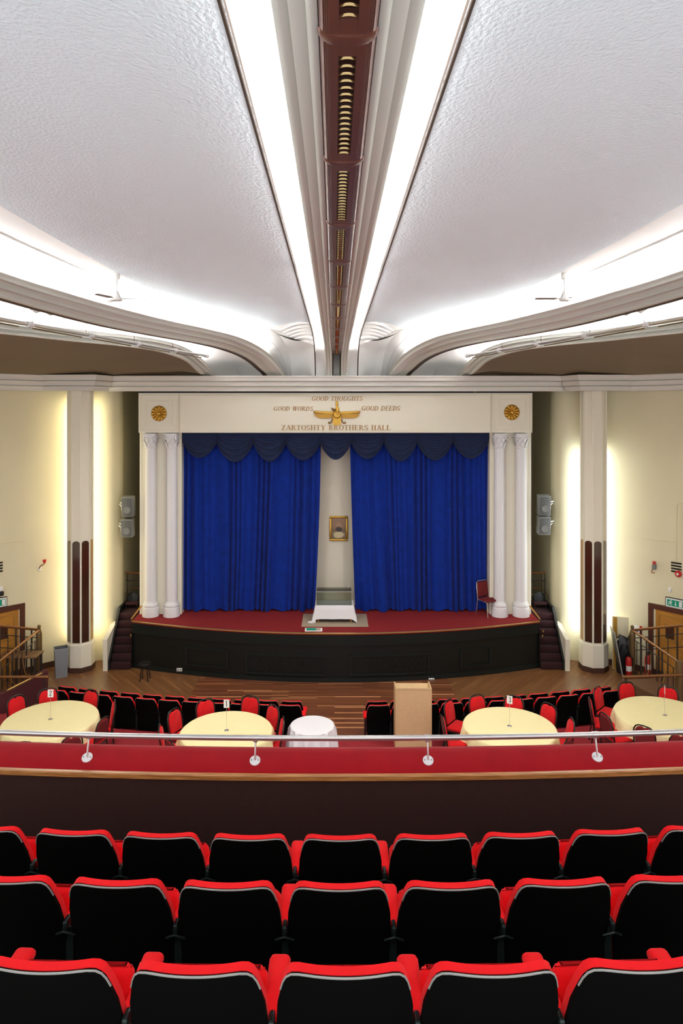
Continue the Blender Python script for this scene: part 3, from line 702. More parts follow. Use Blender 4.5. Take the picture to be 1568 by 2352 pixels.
# winged emblem
cx_, cz_ = X(773.5, YF), Z(951.5, YF); u = YF/F
em = MB(); em.prism([(cx_+x*u, cz_+z*u) for x, z in ((-9.5, -4), (9.5, -4), (9.5, -11), (8.5, -25), (-9, -25), (-10, -11))], -.035, None, (0, YF, 0)); emo = em.obj('emblem_tail', 'gold', hd, smooth=0)
for s in (-1, 1):
    mb = MB(); mb.prism([(cx_+s*x*u, cz_+z*u) for x, z in ((7, 6), (54, 8), (53.5, 4), (50, -2), (45, -7), (38, -9.5), (7, -9.5))][::s], -.03, None, (0, YF, 0)); wg = mb.obj('emblem_wing', 'gold_dark', hd, smooth=0)
    for k in range(13):      # feathers, raised in three rows
        mb = MB(); x = 11+k*2.9; x2 = x+min(10, 4+k*.55)
        mb.prism([(cx_+s*xx*u, cz_+zz*u) for xx, zz in ((x, .5), (x+1.7, .5), (min(53, x2+1.1), -8.5+max(0, k-8)*1.8), (x2-.6, -9+max(0, k-8)*1.8))][::s], -.012, None, (0, YF-.03, 0)); mb.obj('feather', 'gold', wg, smooth=0)
    mb = MB(); mb.prism([(cx_+s*xx*u, cz_+zz*u) for xx, zz in ((8, 6), (53, 7.6), (48, 4.8), (30, 2), (22, 1.2), (8, 1.5))][::s], -.018, None, (0, YF-.03, 0)); mb.obj('feather', 'gold', wg, smooth=0)
    mb = MB(); mb.tube([Vector((cx_+s*x*u, YF-.025, cz_+z*u)) for x, z in ((8, -10), (11, -13), (12.5, -18), (16, -21), (19, -20.5), (19.5, -18), (17.5, -17.5))], [.016, .016, .016, .018, .02, .018, .012], 8); mb.obj('emblem_ribbon', 'gold_dark', hd)
mb = MB(); mb.lathe([(9.6*u, 0), (9.6*u, .04), (8.4*u, .06), (7.2*u, .045), (7*u, .035), (.01, .04)], 32, (cx_, YF, cz_-.5*u), m=frame_m(Vector((1, 0, 0)), Vector((0, 0, 1)), Vector((0, -1, 0)))); mb.obj('emblem_ring', 'gold', hd)
mb = MB()
fig = ((-2, 2, 5), (4, 3.2, 6), (9, 4.6, 7), (13, 4.4, 6.5), (16, 3.8, 5.5), (18, 2.4, 4.4), (20, 3.2, 4.8), (23, 3.4, 4.6), (25, 2.6, 3.8), (28.5, 3.2, 4), (30.5, 2.2, 2.6))
mb.loft([[Vector((cx_+(.8 if z < 17 else 0)*u+wd*u*math.cos(a), YF-.02-dp*.006*max(0, math.sin(a)), cz_+z*u)) for a in [PI*i/8 for i in range(9)]] for z, wd, dp in fig], cap=False); mb.obj('emblem_figure', 'gold', hd)
for pts in (((-1, 12), (-6, 10.5), (-9, 12.5), (-13, 14)), ((-1, 10), (-5, 8), (-8, 7), (-10, 9), (-9, 11))):
    mb = MB(); mb.tube([Vector((cx_+x*u, YF-.035, cz_+z*u)) for x, z in pts], .016, 8); mb.obj('emblem_arm', 'gold_dark', hd)
# piers and columns
YP = 19.5
for (a, b, cols) in ((321, 417, (346, 394)), (1124, 1219, (1147, 1196))):
    x0, x1 = X(a, YP), X(b, YP)
    mb = MB(); mb.box(((x0+x1)/2, YP+.2, (SZ+hz0)/2), (x1-x0, .4, hz0-SZ)); pier = mb.obj('pier', 'cream', pro, smooth=0)
    for side_ in (x0+.02, x1-.02):
        mb = MB(); mb.box((side_, YP-.006, (SZ+hz0)/2), (.04, .012, hz0-SZ)); mb.obj('edge_bead', 'cream', pier, smooth=0)
    for cpx in cols:
        YC = 19.36; c = Vector((X(cpx, YC), YC, 0)); r = .162
        mb = MB(); mb.lathe([(r*1.03, SZ+.42), (r*1.02, 3), (r*.98, 5), (r*.93, hz0-.44)], 64, c, mod=lambda a, z: 1-.028*abs(math.sin(8*a))**.5)
        sh = mb.obj('column', 'column_white', pro, smooth=60)
        mb = MB(); mb.lathe([(.235, SZ), (.235, SZ+.05), (.228, SZ+.20), (.222, SZ+.25), (.205, SZ+.265), (.215, SZ+.29), (.222, SZ+.32), (.212, SZ+.35), (.19, SZ+.37), (.178, SZ+.40), (.168, SZ+.43), (.05, SZ+.43)], 40, c); mb.obj('column_base', 'column_white', sh)
        zb = hz0-.45; mb = MB()
        mb.lathe([(.15, zb), (.172, zb+.015), (.172, zb+.04), (.155, zb+.06), (.155, zb+.16), (.175, zb+.27), (.20, zb+.36), (.20, zb+.38), (.05, zb+.38)], 32, c)
        for k in range(8):     # acanthus leaves curling out
            for row, (z0, hh, rr, sh_) in enumerate(((zb+.05, .15, .158, 0), (zb+.16, .15, .165, PI/8))):
                a = PI/4*k+sh_; d = Vector((math.cos(a), math.sin(a), 0)); s_ = Vector((-d.y, d.x, 0)); rings = []
                for tt, oo in ((0, 0), (.5, .012), (.85, .03), (1.0, .055), (.88, .068)):
                    wd = .055*(1-.5*tt*tt); ctr = c+d*(rr+oo+.02*tt)+Vector((0, 0, z0+hh*tt)); rings.append([ctr-s_*wd, ctr+d*.014, ctr+s_*wd])
                mb.loft(rings)
        for k in range(4):     # corner scrolls
            a = PI/4+PI/2*k; d = Vector((math.cos(a), math.sin(a), 0))
            pts = [c+d*(.19+.055*t_+.035*t_*math.cos(4.5*t_))+Vector((0, 0, zb+.27+.08*math.sin(3.6*t_))) for t_ in [i/8 for i in range(9)]]
            mb.tube(pts, [.03-.012*i/8 for i in range(9)], 8)
        ab = [c+Vector((.25*math.cos(a)*k_, .25*math.sin(a)*k_, 0)) for a, k_ in [(PI/4*i+PI/4, 1 if i % 2 == 0 else .74) for i in range(8)]]
        mb.loft([[p+Vector((0, 0, zb+z)) for p in ab] for z in (.38, .43)], closed=True, cap=True)
        mb.obj('capital', 'column_white', sh, smooth=40)

# ------------------------------------------------------------------ curtains and valance
YC = 19.78
def curtain(name, tops, bots, label, ph):
    mb = MB(); n = 260; rows = []
    z1 = hz0+.12; z0 = SZ+.02
    for r in range(15):
        t = r/14; z = z1+(z0-z1)*t; a = X(tops[0]+(bots[0]-tops[0])*t**1.6, YC); b = X(tops[1]+(bots[1]-tops[1])*t**1.6, YC); row = []
        for i in range(n+1):
            q = i/n; s_ = q*20+.5*math.sin(q*13+ph)+.3*math.sin(q*31+2*ph)+.2*math.sin(t*2+q*9)
            amp = (.06+.05*t)*(.6+.4*math.sin(q*23+ph*2))
            row.append(Vector((a+(b-a)*q+.015*math.cos(2*PI*s_), YC+amp*math.sin(2*PI*s_)+.03*math.sin(q*11+3*t), z+(.03*math.sin(q*47+ph) if r == 14 else 0)+(.02 if r == 14 else 0))))
        rows.append(row)
    mb.loft(rows); return tag(mb.obj(name, 'curtain', smooth=80), label, 'curtain', 'blue stage curtains')
curtain('stage_curtain', (417, 736), (417, 722), 'blue pleated stage curtain drawn towards the columns away from the stage chair', 0)
curtain('stage_curtain', (804, 1125), (815, 1125), 'blue pleated stage curtain hanging behind the stage chair', 1.3)
va = thing('swag_valance', 'dark blue swagged valance hanging across the top of the stage opening', 'valance', (0, 0, 0))
YV = 19.62
for k, (a, b, dp) in enumerate(((417, 503, 60), (494, 586, 70), (579, 660, 69), (652, 740, 66), (731, 810, 64), (802, 884, 63), (878, 960, 68), (953, 1042, 66), (1035, 1124, 62))):
    mb = MB(); x0, x1 = X(a, YV), X(b, YV); rows = []; nv = 36
    for r in range(nv+1):
        v = r/nv; row = []
        for i in range(25):
            q = i/24; sag = math.sin(PI*q)**.55; drop = (.12+.88*sag)*dp*YV/F*v*(1-.0) - .06*(1-v)
            fold = .05*math.sin(v*2*PI*5.5+.6*math.sin(k))*sag*(.4+.6*v)
            row.append(Vector((x0+(x1-x0)*(q+.02*math.sin(2*PI*q)*v), YV-.05-.10*sag*(1-.4*v)-fold+.02*(k % 2), hz0+.02-drop)))
        rows.append(row)
    mb.loft(rows); mb.obj('swag', 'valance', va, smooth=80)
mb = MB(); mb.box(((X(417, YV)+X(1125, YV))/2, YV+.06, hz0+.05), (X(1125, YV)-X(417, YV), .04, .1)); mb.obj('pelmet_rail', 'valance', va)

# wall behind the gap, with the picture
mb = MB(); mb.box((0, 20.42, 4.2), (11, .1, 5.8)); struct(mb.obj('wall_stage', 'backdrop'))
YB = 20.36
t = thing('framed_picture', 'gilt framed brown portrait hanging behind the gap in the curtains', 'picture', (X(777.5, YB), YB, Z(1213.5, YB)))
wv, hv = 42*YB/F/2, 57*YB/F/2
mb = MB(); mb.box((0, -.02, 0), (wv*2-.08, .015, hv*2-.08)); mb.obj('painting', 'painting', t, smooth=0)
for (dx, dz, sx_, sz_) in ((0, hv-.03, 2*wv, .06), (0, -hv+.03, 2*wv, .06), (-wv+.03, 0, .06, 2*hv-.12), (wv-.03, 0, .06, 2*hv-.12)):
    mb = MB(); mb.rbox((dx, -.03, dz), (sx_, .06, sz_), .02); mb.obj('frame_bar', 'gold', t)

# ------------------------------------------------------------------ things on the stage
m0, m1_ = G(692, 1440, SZ), G(846, 1440, SZ)
mb = MB(); mb.rbox(((m0.x+m1_.x)/2, (m0.y+19.5)/2, SZ+.006), (m1_.x-m0.x, 19.5-m0.y, .012), .005); tag(mb.obj('floor_mat', 'mat_beige'), 'beige rectangular mat under the draped display table', 'mat')
t = thing('display_table', 'low wooden table hidden under the white cloth on stage', 'table', (X(768, 19), 19.0, SZ+.012))
mb = MB(); mb.rbox((0, 0, .42), (1.0, .56, .03), .01); mb.obj('tabletop', 'table_wood', t)
for dx in (-.45, .45):
    for dy in (-.23, .23):
        mb = MB(); mb.box((dx, dy, .2), (.05, .05, .41)); mb.obj('leg', 'panel_wood', t)
cl = MB(); rings = []
def rrect(hx, hy, n=10):
    pts = []
    for (ax, ay, bx, by) in ((-hx, -hy, hx, -hy), (hx, -hy, hx, hy), (hx, hy, -hx, hy), (-hx, hy, -hx, -hy)):
        for i in range(n): pts.append((ax+(bx-ax)*i/n, ay+(by-ay)*i/n))
    return pts
for (hx, hy, z, wv_) in ((.0, .0, .447, 0), (.35, .2, .447, 0), (.515, .29, .447, 0), (.53, .305, .43, 0), (.55, .32, .30, .01), (.57, .335, .18, .02), (.58, .345, .10, .025)):
    ring = []
    for i, (x, y) in enumerate(rrect(max(hx, .001), max(hy, .001))):
        corner = (abs(abs(x)-hx) < .08 and abs(abs(y)-hy) < .08 and hx > .5)
        k = 1+wv_*math.sin(i*1.7); zz = z
        if z < .2 and abs(x) > hx*.82 and y < 0: zz = z-.09 if z < .12 else z-.05; k = 1.06
        ring.append(Vector((x*k, y*k, zz)))
    rings.append(ring)
cl.loft(rings, closed=True); c = cl.obj('table_cloth', 'white_cloth', None, smooth=50, loc=(X(768, 19), 19.0, SZ+.012)); tag(c, 'white cloth draped over the low display table on stage', 'tablecloth')
mb = MB(); mb.tube([(-.52, -.33, .03), (-.62, -.37, .025), (-.72, -.36, .02)], [.03, .04, .02], 8); mb.obj('cloth_tail', 'white_cloth', c)
t = thing('glass_case', 'empty clear glass case standing on the white draped table', 'display case', (X(767, 19), 19.02, SZ+.46))
gx, gy, gz = .49, .24, .37
for (cx, cy, cz, a, b, c_) in ((0, -gy, gz/2, 2*gx, .008, gz), (0, gy, gz/2, 2*gx, .008, gz), (-gx, 0, gz/2, .008, 2*gy, gz), (gx, 0, gz/2, .008, 2*gy, gz), (0, 0, gz, 2*gx, 2*gy, .008)):
    mb = MB(); mb.box((cx, cy, cz), (a, b, c_)); mb.obj('pane', 'glass', t, smooth=0)
mb = MB()
for sx_ in (-gx, gx):
    mb.tube([(sx_, -gy, gz), (sx_, gy, gz)], .005, 6); mb.tube([(sx_, -gy, 0), (sx_, -gy, gz)], .005, 6)
mb.tube([(-gx, -gy, gz), (gx, -gy, gz)], .005, 6); mb.tube([(gx-.1, gy, gz+.0), (gx-.1, gy, gz+.12)], .006, 6); mb.obj('edge_strip', 'white_metal', t)
p = G(720, 1449, SZ)
t = thing('floor_plaque', 'small white framed print lying at the brass edge of the stage', 'plaque', p, 0)
mb = MB(); mb.rbox((0, 0, .03), (.46, .14, .02), .008, RX(.35)); mb.obj('plaque_frame', 'card', t)
mb = MB(); mb.box((-.06, -.004, .043), (.26, .09, .004), RX(.35)); mb.obj('print', 'exit_green', t)
mb = MB(); mb.box((.12, -.004, .043), (.12, .08, .004), RX(.35)); mb.obj('print', 'mat_beige', t)
mb = MB(); mb.box((0, .03, .02), (.42, .02, .03)); mb.obj('stand', 'ink', t)
# chair on the stage
t = thing('stage_chair', 'dark red chair with chrome tube frame on the stage by the columns', 'chair', G(1120, 1413, SZ), math.radians(-150))
mb = MB(); mb.rbox((0, .02, .45), (.42, .42, .06), .03); mb.obj('seat', 'chair_back', t)
mb = MB(); mb.rbox((0, -.22, .70), (.38, .04, .42), .02, RX(.12)); mb.obj('backrest', 'chair_back', t)
for s in (-1, 1):
    mb = MB(); mb.tube([(s*.21, -.26, 0), (s*.21, -.19, .44), (s*.205, -.235, .75), (s*.19, -.255, .9), (s*.14, -.26, .935), (0, -.26, .94)], .013, 8); mb.obj('back_frame', 'steel', t)
    mb = MB(); mb.tube([(s*.21, .23, 0), (s*.21, .19, .42), (s*.21, .10, .43), (s*.21, -.19, .43)], .013, 8); mb.obj('leg', 'steel', t)

# ------------------------------------------------------------------ loudspeakers beside the stage
for (px, py, wpx, hpx, Y_, lab) in ((292, 1164, 27, 46, 19.4, 'grey wall loudspeaker, the upper of two by the grey-bin side wall'), (290.5, 1213, 27, 42, 19.4, 'grey wall loudspeaker, the lower of two by the grey-bin side wall'),
        (1251, 1161, 27, 46, 19.4, 'grey wall loudspeaker, the upper of two by the black-board side wall'), (1250.5, 1207.5, 27, 42, 19.4, 'grey wall loudspeaker, the lower of two by the black-board side wall')):
    c = P(px, py, Y_); wd, ht = wpx*Y_/F, hpx*Y_/F; s = -1 if px < 700 else 1
    t = thing('loudspeaker', lab, 'speaker', c, 0, 'loudspeakers beside the stage')
    mb = MB(); mb.rbox((0, .12, 0), (wd, .26, ht), .015, RX(.10)); mb.obj('cabinet', 'speaker', t)
    mb = MB(); mb.rbox((0, -.015, -.015), (wd*.9, .02, ht*.86), .01, RX(.10)); g_ = mb.obj('grille', 'speaker_face', t)
    mb = MB(); mb.lathe([(wd*.30, 0), (wd*.28, .012), (wd*.1, .004)], 24, (0, -.022, -ht*.16), m=frame_m(Vector((1, 0, 0)), Vector((0, 0, 1)), Vector((0, -1, 0)))); mb.obj('cone_ring', 'speaker', g_)
    mb = MB(); mb.tube([(s*wd*.3, .2, .06), (s*(wd/2+.11), .35, .06), (s*(wd/2+(.23 if s > 0 else .15)), (.46 if s > 0 else .40), .06)], .016, 8); mb.box((s*(wd/2+.07), .26, -.02), (.02, .03, .22)); mb.tube([(s*wd/2, .14, -.04), (s*(wd/2+.1), .16, .05)], .012, 6); mb.obj('wall_bracket', 'card', t)

# ------------------------------------------------------------------ side areas: doors, signs, rails
def wall_frame(px, py, right):     # point of the side wall on a pixel ray, with its along / outward directions
    W = WR if right else WS; best = None
    for i in range(len(W)-1):
        a, b = W[i], W[i+1]; d = Vector(((px-VX)/F, 1.0)); e = b-a
        den = d.x*e.y-d.y*e.x
        if abs(den) < 1e-9: continue
        s = (a.x*e.y-a.y*e.x)/den; q = (a.x*d.y-a.y*d.x)/den
        if 0 <= q <= 1 and s > 5 and (best is None or s < best[0]): best = (s, e.normalized())
    Y_ = best[0]; e = best[1]
    n = Vector((e.y, -e.x, 0)); pos = P(px, py, Y_)
    if n.dot(Vector((-pos.x, 10-pos.y, 0))) < 0: n = -n
    xdir = Vector((-n.y, n.x, 0))          # rightwards as seen by somebody facing the wall
    return pos, frame_m(xdir, -n, Vector((0, 0, 1)))
def door(pxc, right, label):
    c, m = wall_frame(pxc, 1390, right); c.z = 0
    t = thing('double_door', label, 'door', c); t.rotation_euler = m.to_euler()
    H = 1.80; Wd = 1.75
    for x in (-Wd/2-.06, Wd/2+.06): mb = MB(); mb.box((x, -.05, H/2), (.13, .1, H)); mb.obj('door_jamb', 'door_frame', t, smooth=0)
    mb = MB(); mb.box((0, -.05, H+.06), (Wd+.25, .1, .13)); mb.obj('door_head', 'door_frame', t, smooth=0)
    for s in (-1, 1):
        mb = MB(); mb.box((s*Wd/4, -.025, H/2), (Wd/2-.01, .05, H-.01)); lf = mb.obj('door_leaf', 'door_wood', t, smooth=0)
        mb = MB(); frame_rect(mb, s*Wd/4-.30, s*Wd/4+.30, 1.0, 1.66, -.05, .05, .018); mb.obj('moulding', 'panel_wood', lf, smooth=0)
        mb = MB(); frame_rect(mb, s*Wd/4-.13, s*Wd/4+.13, 1.06, 1.44, -.05, .035, .02); mb.obj('window_bead', 'panel_wood', lf, smooth=0)
        mb = MB(); mb.box((s*Wd/4, -.055, 1.25), (.23, .012, .36)); mb.obj('window_pane', 'mirror_brown', lf, smooth=0)
        mb = MB(); frame_rect(mb, s*Wd/4-.30, s*Wd/4+.30, .2, .85, -.05, .05, .018); mb.obj('moulding', 'panel_wood', lf, smooth=0)
    mb = MB(); mb.box((-.09, -.08, 1.0), (.03, .05, .25)); mb.box((.09, -.08, 1.0), (.03, .05, .25)); mb.obj('push_handle', 'brass_edge', t, smooth=0)
    return t, c, m
door(-34, False, 'orange-brown panelled double door behind the left rail, near the hook')
door(1580, True, 'orange-brown panelled double door behind the right rail, near the alarm bell')
def exit_sign(px, py, right, label):
    c, m = wall_frame(px, py, right)
    t = thing('exit_sign', label, 'sign', c); t.rotation_euler = m.to_euler()
    mb = MB(); mb.rbox((0, -.02, 0), (.50, .04, .27), .01); mb.obj('frame', 'ink', t)
    mb = MB(); mb.box((0, -.043, 0), (.46, .006, .23)); mb.obj('white_panel', 'card', t, smooth=0)
    mb = MB(); mb.box((0, -.049, 0), (.40, .006, .165)); gp = mb.obj('green_panel', 'exit_green', t, smooth=0)
    mb = MB(); mb.box((.145, -.054, 0), (.075, .004, .14)); mb.obj('door_mark', 'card', gp, smooth=0)
    mb = MB(); mb.prism([(-.008, .06), (.008, .06), (.008, -.02), (.03, -.02), (0, -.065), (-.03, -.02), (-.008, -.02)][::-1], -.004, None, (.02, -.053, 0)); mb.obj('arrow', 'card', gp, smooth=0)
    mb = MB()
    for poly in ([(-.02, .03), (.02, .045), (.035, .0), (.0, -.015)], [(0, -.01), (.02, 0), (.05, -.06), (.035, -.065)], [(-.005, -.005), (.01, -.01), (-.04, -.06), (-.055, -.05)], [(-.06, -.0), (-.02, .035), (-.015, .025), (-.055, -.012)], [(.02, .035), (.06, .015), (.06, .005), (.02, .02)]):
        mb.prism([(-.12+x, z) for x, z in poly], -.004, None, (0, -.053, 0))
    mb.lathe([(.014, 0), (.014, .004), (.001, .004)], 10, (-.09, -.053, .058), m=frame_m(Vector((1, 0, 0)), Vector((0, 0, 1)), Vector((0, -1, 0)))); mb.obj('running_figure', 'card', gp, smooth=0)
exit_sign(-7, 1385, False, 'green emergency exit sign over the door behind the left rail')
exit_sign(1551, 1385.5, True, 'green emergency exit sign over the door behind the right rail')
# small fittings on the walls
def fit(name, px, py, right, label, cat):
    c, m = wall_frame(px, py, right); t = thing(name, label, cat, c); t.rotation_euler = m.to_euler(); return t
t = fit('bracket_lamp', 94, 1298, False, 'small rusty bracket lamp on the cream wall above the bin', 'wall lamp')
mb = MB(); mb.tube([(-.03, 0, -.10), (-.05, -.04, -.05), (-.04, -.08, .0), (.03, -.1, .03), (.06, -.1, .06)], .014, 6); mb.obj('arm', 'copper', t)
mb = MB(); mb.lathe([(.02, 0), (.05, .06), (.045, .10)], 12, (.06, -.1, .06)); mb.obj('lamp_shade', 'red_paint', t)
mb = MB(); mb.rbox((-.03, -.01, -.10), (.07, .02, .1), .008); mb.obj('back_plate', 'card', t)
t = fit('bracket_lamp', 1503, 1304, True, 'small rusty bracket lamp on the cream wall beside the vent', 'wall lamp')
mb = MB(); mb.rbox((0, -.04, .03), (.10, .08, .14), .01); mb.obj('back_plate', 'speaker', t)
mb = MB(); mb.tube([(-.02, -.06, -.02), (-.05, -.1, -.09), (-.03, -.14, -.12), (.05, -.15, -.10)], .014, 6); mb.obj('arm', 'copper', t)
mb = MB(); mb.lathe([(.03, 0), (.05, .05), (.04, .08)], 12, (0, -.05, .10)); mb.obj('lamp_shade', 'red_paint', t)
for px, rt, lab in ((1553, True, 'black louvred wall vent behind the red alarm bell'), (-6, False, 'black louvred wall vent on the wall above the left exit sign')):
    t = fit('wall_vent', px, 1303, rt, lab, 'vent')
    for k in range(4): mb = MB(); mb.box((0, -.012, .11-.075*k), (.26, .025, .035), RX(.3)); mb.obj('louvre', 'vent_black', t, smooth=0)
t = fit('alarm_bell', 1559, 1317.5, True, 'round red fire alarm bell on the right wall', 'alarm bell')
MY = frame_m(Vector((1, 0, 0)), Vector((0, 0, 1)), Vector((0, -1, 0)))
mb = MB(); mb.lathe([(.085, 0.03), (.085, .07), (.06, .10), (.005, .11)], 24, m=MY); mb.obj('gong', 'red_paint', t)
mb = MB(); mb.lathe([(.032, .10), (.03, .116), (.003, .118)], 16, m=MY); mb.obj('centre_disc', 'card', t)
t = fit('sensor_box', 1539, 1354, True, 'small white sensor box on the right wall above the exit sign', 'sensor')
mb = MB(); mb.rbox((0, -.03, 0), (.07, .06, .12), .012); mb.obj('case', 'card', t); mb = MB(); mb.rbox((0, -.062, .02), (.04, .01, .04), .004); mb.obj('lens', 'white_metal', t)
t = fit('flood_lamp', -3, 1357, False, 'white wall flood lamp with black cowl above the left exit sign', 'wall lamp')
mb = MB(); mb.rbox((0, -.06, .07), (.14, .12, .14), .02); mb.obj('housing', 'card', t); mb = MB(); mb.rbox((0.02, -.08, -.06), (.12, .14, .12), .02); mb.obj('cowl', 'vent_black', t)
t = fit('safety_notice', 1463, 1446, True, 'blue, white and red safety notice behind the newel post', 'sign')
mb = MB(); mb.box((-.03, -.006, 0), (.18, .008, .2)); mb.obj('white_sheet', 'card', t, smooth=0)
mb = MB(); mb.box((-.04, -.012, -.02), (.14, .004, .06)); mb.obj('blue_band', 'blue_print', t, smooth=0)
mb = MB(); mb.box((.10, -.006, .0), (.06, .008, .24)); mb.obj('red_sheet', 'red_paint', t, smooth=0)
mb = MB(); mb.tube([wall_frame(x, y, True)[0]+Vector((-.01, -.02, 0)) for x, y in ((1420, 1229), (1460, 1234), (1510, 1240.5), (1566, 1248.5))], .006, 6); tag(mb.obj('surface_cable', 'wall'), 'thin cream cable running along the right wall', 'cable')
mb = MB(); mb.tube([wall_frame(x, y, True)[0]+Vector((-.02, -.02, 0)) for x, y in ((1566, 1156), (1558, 1157), (1555, 1162), (1554, 1200), (1553, 1290))], .012, 6); tag(mb.obj('conduit_pipe', 'wall'), 'cream conduit bending down the right wall to the vent', 'pipe')
mb = MB(); mb.tube([wall_frame(x, y, False)[0]+Vector((.01, -.02, 0)) for x, y in ((54, 1241.5), (30, 1244.5), (4, 1247.8))], .006, 6); tag(mb.obj('surface_cable', 'wall'), 'thin cream cable running along the left wall', 'cable')

# balustrades beside the doors
def balustrade(s):
    right = s > 0
    def mx(x): return x if right else 2*X0-x
    t = thing('balustrade', 'copper handrail with bronze newel posts and thin iron bars by the %s door' % ('right, alarm-bell side' if right else 'left, grey-bin side'), 'railing', (0, 0, 0))
    nx, ny = (8.03, 18.42) if right else (-7.98, 18.45)
    def newel(x, y, h, r, ball, name='newel_post'):
        mb = MB(); pr = [(r, 0), (r, h-.16), (r*.95, h-.14), (r*.62, h-.05), (r*.55, h-.03), (r*.6, h-.02)] if ball else [(r, 0), (r, h-.02), (r*.97, h), (.01, h)]
        mb.lathe(pr, 16, (x, y, 0)); o = mb.obj(name, 'bronze', t)
        if ball:
            mb = MB(); R = r*.62; mb.lathe([(R*math.sin(PI*k/8)+.001, h+R*.75-R*math.cos(PI*k/8)) for k in range(9)], 14, (x, y, 0)); mb.obj('ball_finial', 'bronze', o)
    newel(nx, ny, 1.25, .08, True)
    n2x, n2y = (8.10, 16.05) if right else (-7.9, 16.0)
    newel(n2x, n2y, 1.23, .085, False)
    a, b = Vector((nx, ny, 1.20)), Vector((n2x, n2y, 1.20))
    mb = MB(); mb.tube([a, b], .034, 10); mb.obj('hand_rail', 'copper', t)
    for z in (.98, .12):
        mb = MB(); mb.tube([Vector((a.x, a.y, z)), Vector((b.x, b.y, z))], .012, 6); mb.obj('cross_rail', 'iron', t)
    for k in range(1, 9):
        p = lerp(a, b, k/9); mb = MB(); r = .02 if k % 3 == 0 else .012; mb.tube([(p.x, p.y, 0), (p.x, p.y, 1.2 if k % 3 == 0 else .98)], r, 6); mb.obj('baluster', 'iron', t)
    for k in range(3):     # sweeping curved bars
        mb = MB(); c0 = lerp(a, b, .2+.3*k)
        d = (b-a).normalized(); mb.tube([c0+d*(.55*math.sin(q))+Vector((0, 0, -1.05+.75*(1-math.cos(q)))) for q in [i*.16 for i in range(11)]], .012, 6); mb.obj('curved_bar', 'brass_edge', t)
    # second flight of rail going to the wall
    e = P(1600, 1433, 17.0) if right else P(-40, 1434, 17.0)
    mb = MB(); mb.tube([a, e], .034, 10); mb.obj('hand_rail', 'copper', t)
    for dz in (.22, .55):
        mb = MB(); mb.tube([a-Vector((0, 0, dz)), e-Vector((0, 0, dz))], .012, 6); mb.obj('cross_rail', 'iron', t)
    for k in range(1, 7):
        p = lerp(a, e, k/7); mb = MB(); mb.tube([(p.x, p.y, 0), (p.x, p.y, p.z if k % 2 else p.z-.22)], .022 if k % 2 else .012, 6); mb.obj('baluster', 'iron', t)
    # level bar at the front
    q0 = P(1428, 1555, 15.95) if right else P(112, 1555, 15.95); q1 = Vector((n2x+(0 if right else -1.2), 15.95, q0.z+.05*(1 if right else .2)))
    mb = MB(); mb.tube([q0, q1], .03, 10); fb = mb.obj('front_bar', 'copper', t)
    mb = MB(); mb.tube([q1+Vector((0, 0, -.02)), q1+Vector((0, .06, -.10)), q1+Vector((.05, .08, -.12))], .012, 6); mb.obj('bar_bracket', 'steel', fb)
    mb = MB(); xq = q0.x+.1*s; mb.tube([(xq, 15.95, T), (xq, 15.95, q0.z)], .02, 8); mb.obj('bar_post', 'iron', t)
balustrade(-1); balustrade(1)
mb = MB(); mb.loft([[Vector((x, y, z)) for x, y in ((-7.15, 17.05), (-7.45, 15.9), (-8.0, 15.0), (-9, 14.9))] for z in (.62, 0)]); mb.loft([[Vector((-7.15, 17.05, .62)), Vector((-7.45, 15.9, .62)), Vector((-8.0, 15.0, .62)), Vector((-9, 14.9, .62))], [Vector((-7.3, 17.15, .62)), Vector((-7.6, 16.0, .62)), Vector((-8.1, 15.12, .62)), Vector((-9, 15.02, .62))]])
tag(mb.obj('kerb_wall', 'maroon_wall', smooth=0), 'low maroon carpeted kerb wall beside the left rail', 'low wall')
mb = MB(); mb.tube([Vector((-7.2, 16.8, .66)), Vector((-7.55, 15.75, .66))], .018, 8); tag(mb.obj('kerb_rail', 'brass_edge'), 'short polished brass rail along the maroon kerb wall', 'rail')
mb = MB(); mb.loft([[Vector((x, y, z)) for x, y in ((7.3, 17.2), (7.55, 16.4), (7.9, 15.6))] for z in (0, .34)]); mb.loft([[Vector((7.3, 17.2, .34)), Vector((7.55, 16.4, .34)), Vector((7.9, 15.6, .34))], [Vector((8.6, 17.4, .34)), Vector((8.9, 16.4, .34)), Vector((9.2, 15.6, .34))]])
tag(mb.obj('side_platform', 'brown_wall', smooth=0), 'low brown wooden platform edge below the right rail', 'platform')

# grey bin
g = G(136, 1557); g.y += .12
t = thing('waste_bin', 'tall grey plastic waste bin standing beside the left pillar', 'bin', g, math.radians(28))
w0, d0, h0 = .34, .28, .76
mb = MB(); ro = [[Vector((sx*w0/2*k, sy*d0/2*k, z)) for sx, sy in ((-1, -1), (1, -1), (1, 1), (-1, 1))] for z, k in ((0, .86), (h0, 1.0))]
mb.loft(ro, closed=True); mb.add(ro[0], [(3, 2, 1, 0)]); mb.obj('body', 'bin_grey', t, smooth=0)
mb = MB(); mb.loft([[Vector((sx*w0/2*k, sy*d0/2*k, z)) for sx, sy in ((-1, -1), (1, -1), (1, 1), (-1, 1))] for z, k in ((h0-.02, 1.0), (h0-.02, 1.07), (h0+.015, 1.07), (h0+.015, .96))], closed=True); mb.obj('rim', 'bin_grey', t, smooth=0)
mb = MB(); mb.loft([[Vector((sx*w0/2*k, sy*d0/2*k, z)) for sx, sy in ((-1, -1), (1, -1), (1, 1), (-1, 1))] for z, k in ((h0+.01, .95), (.03, .84))], closed=True); mb.obj('liner', 'bin_inside', t, smooth=0)
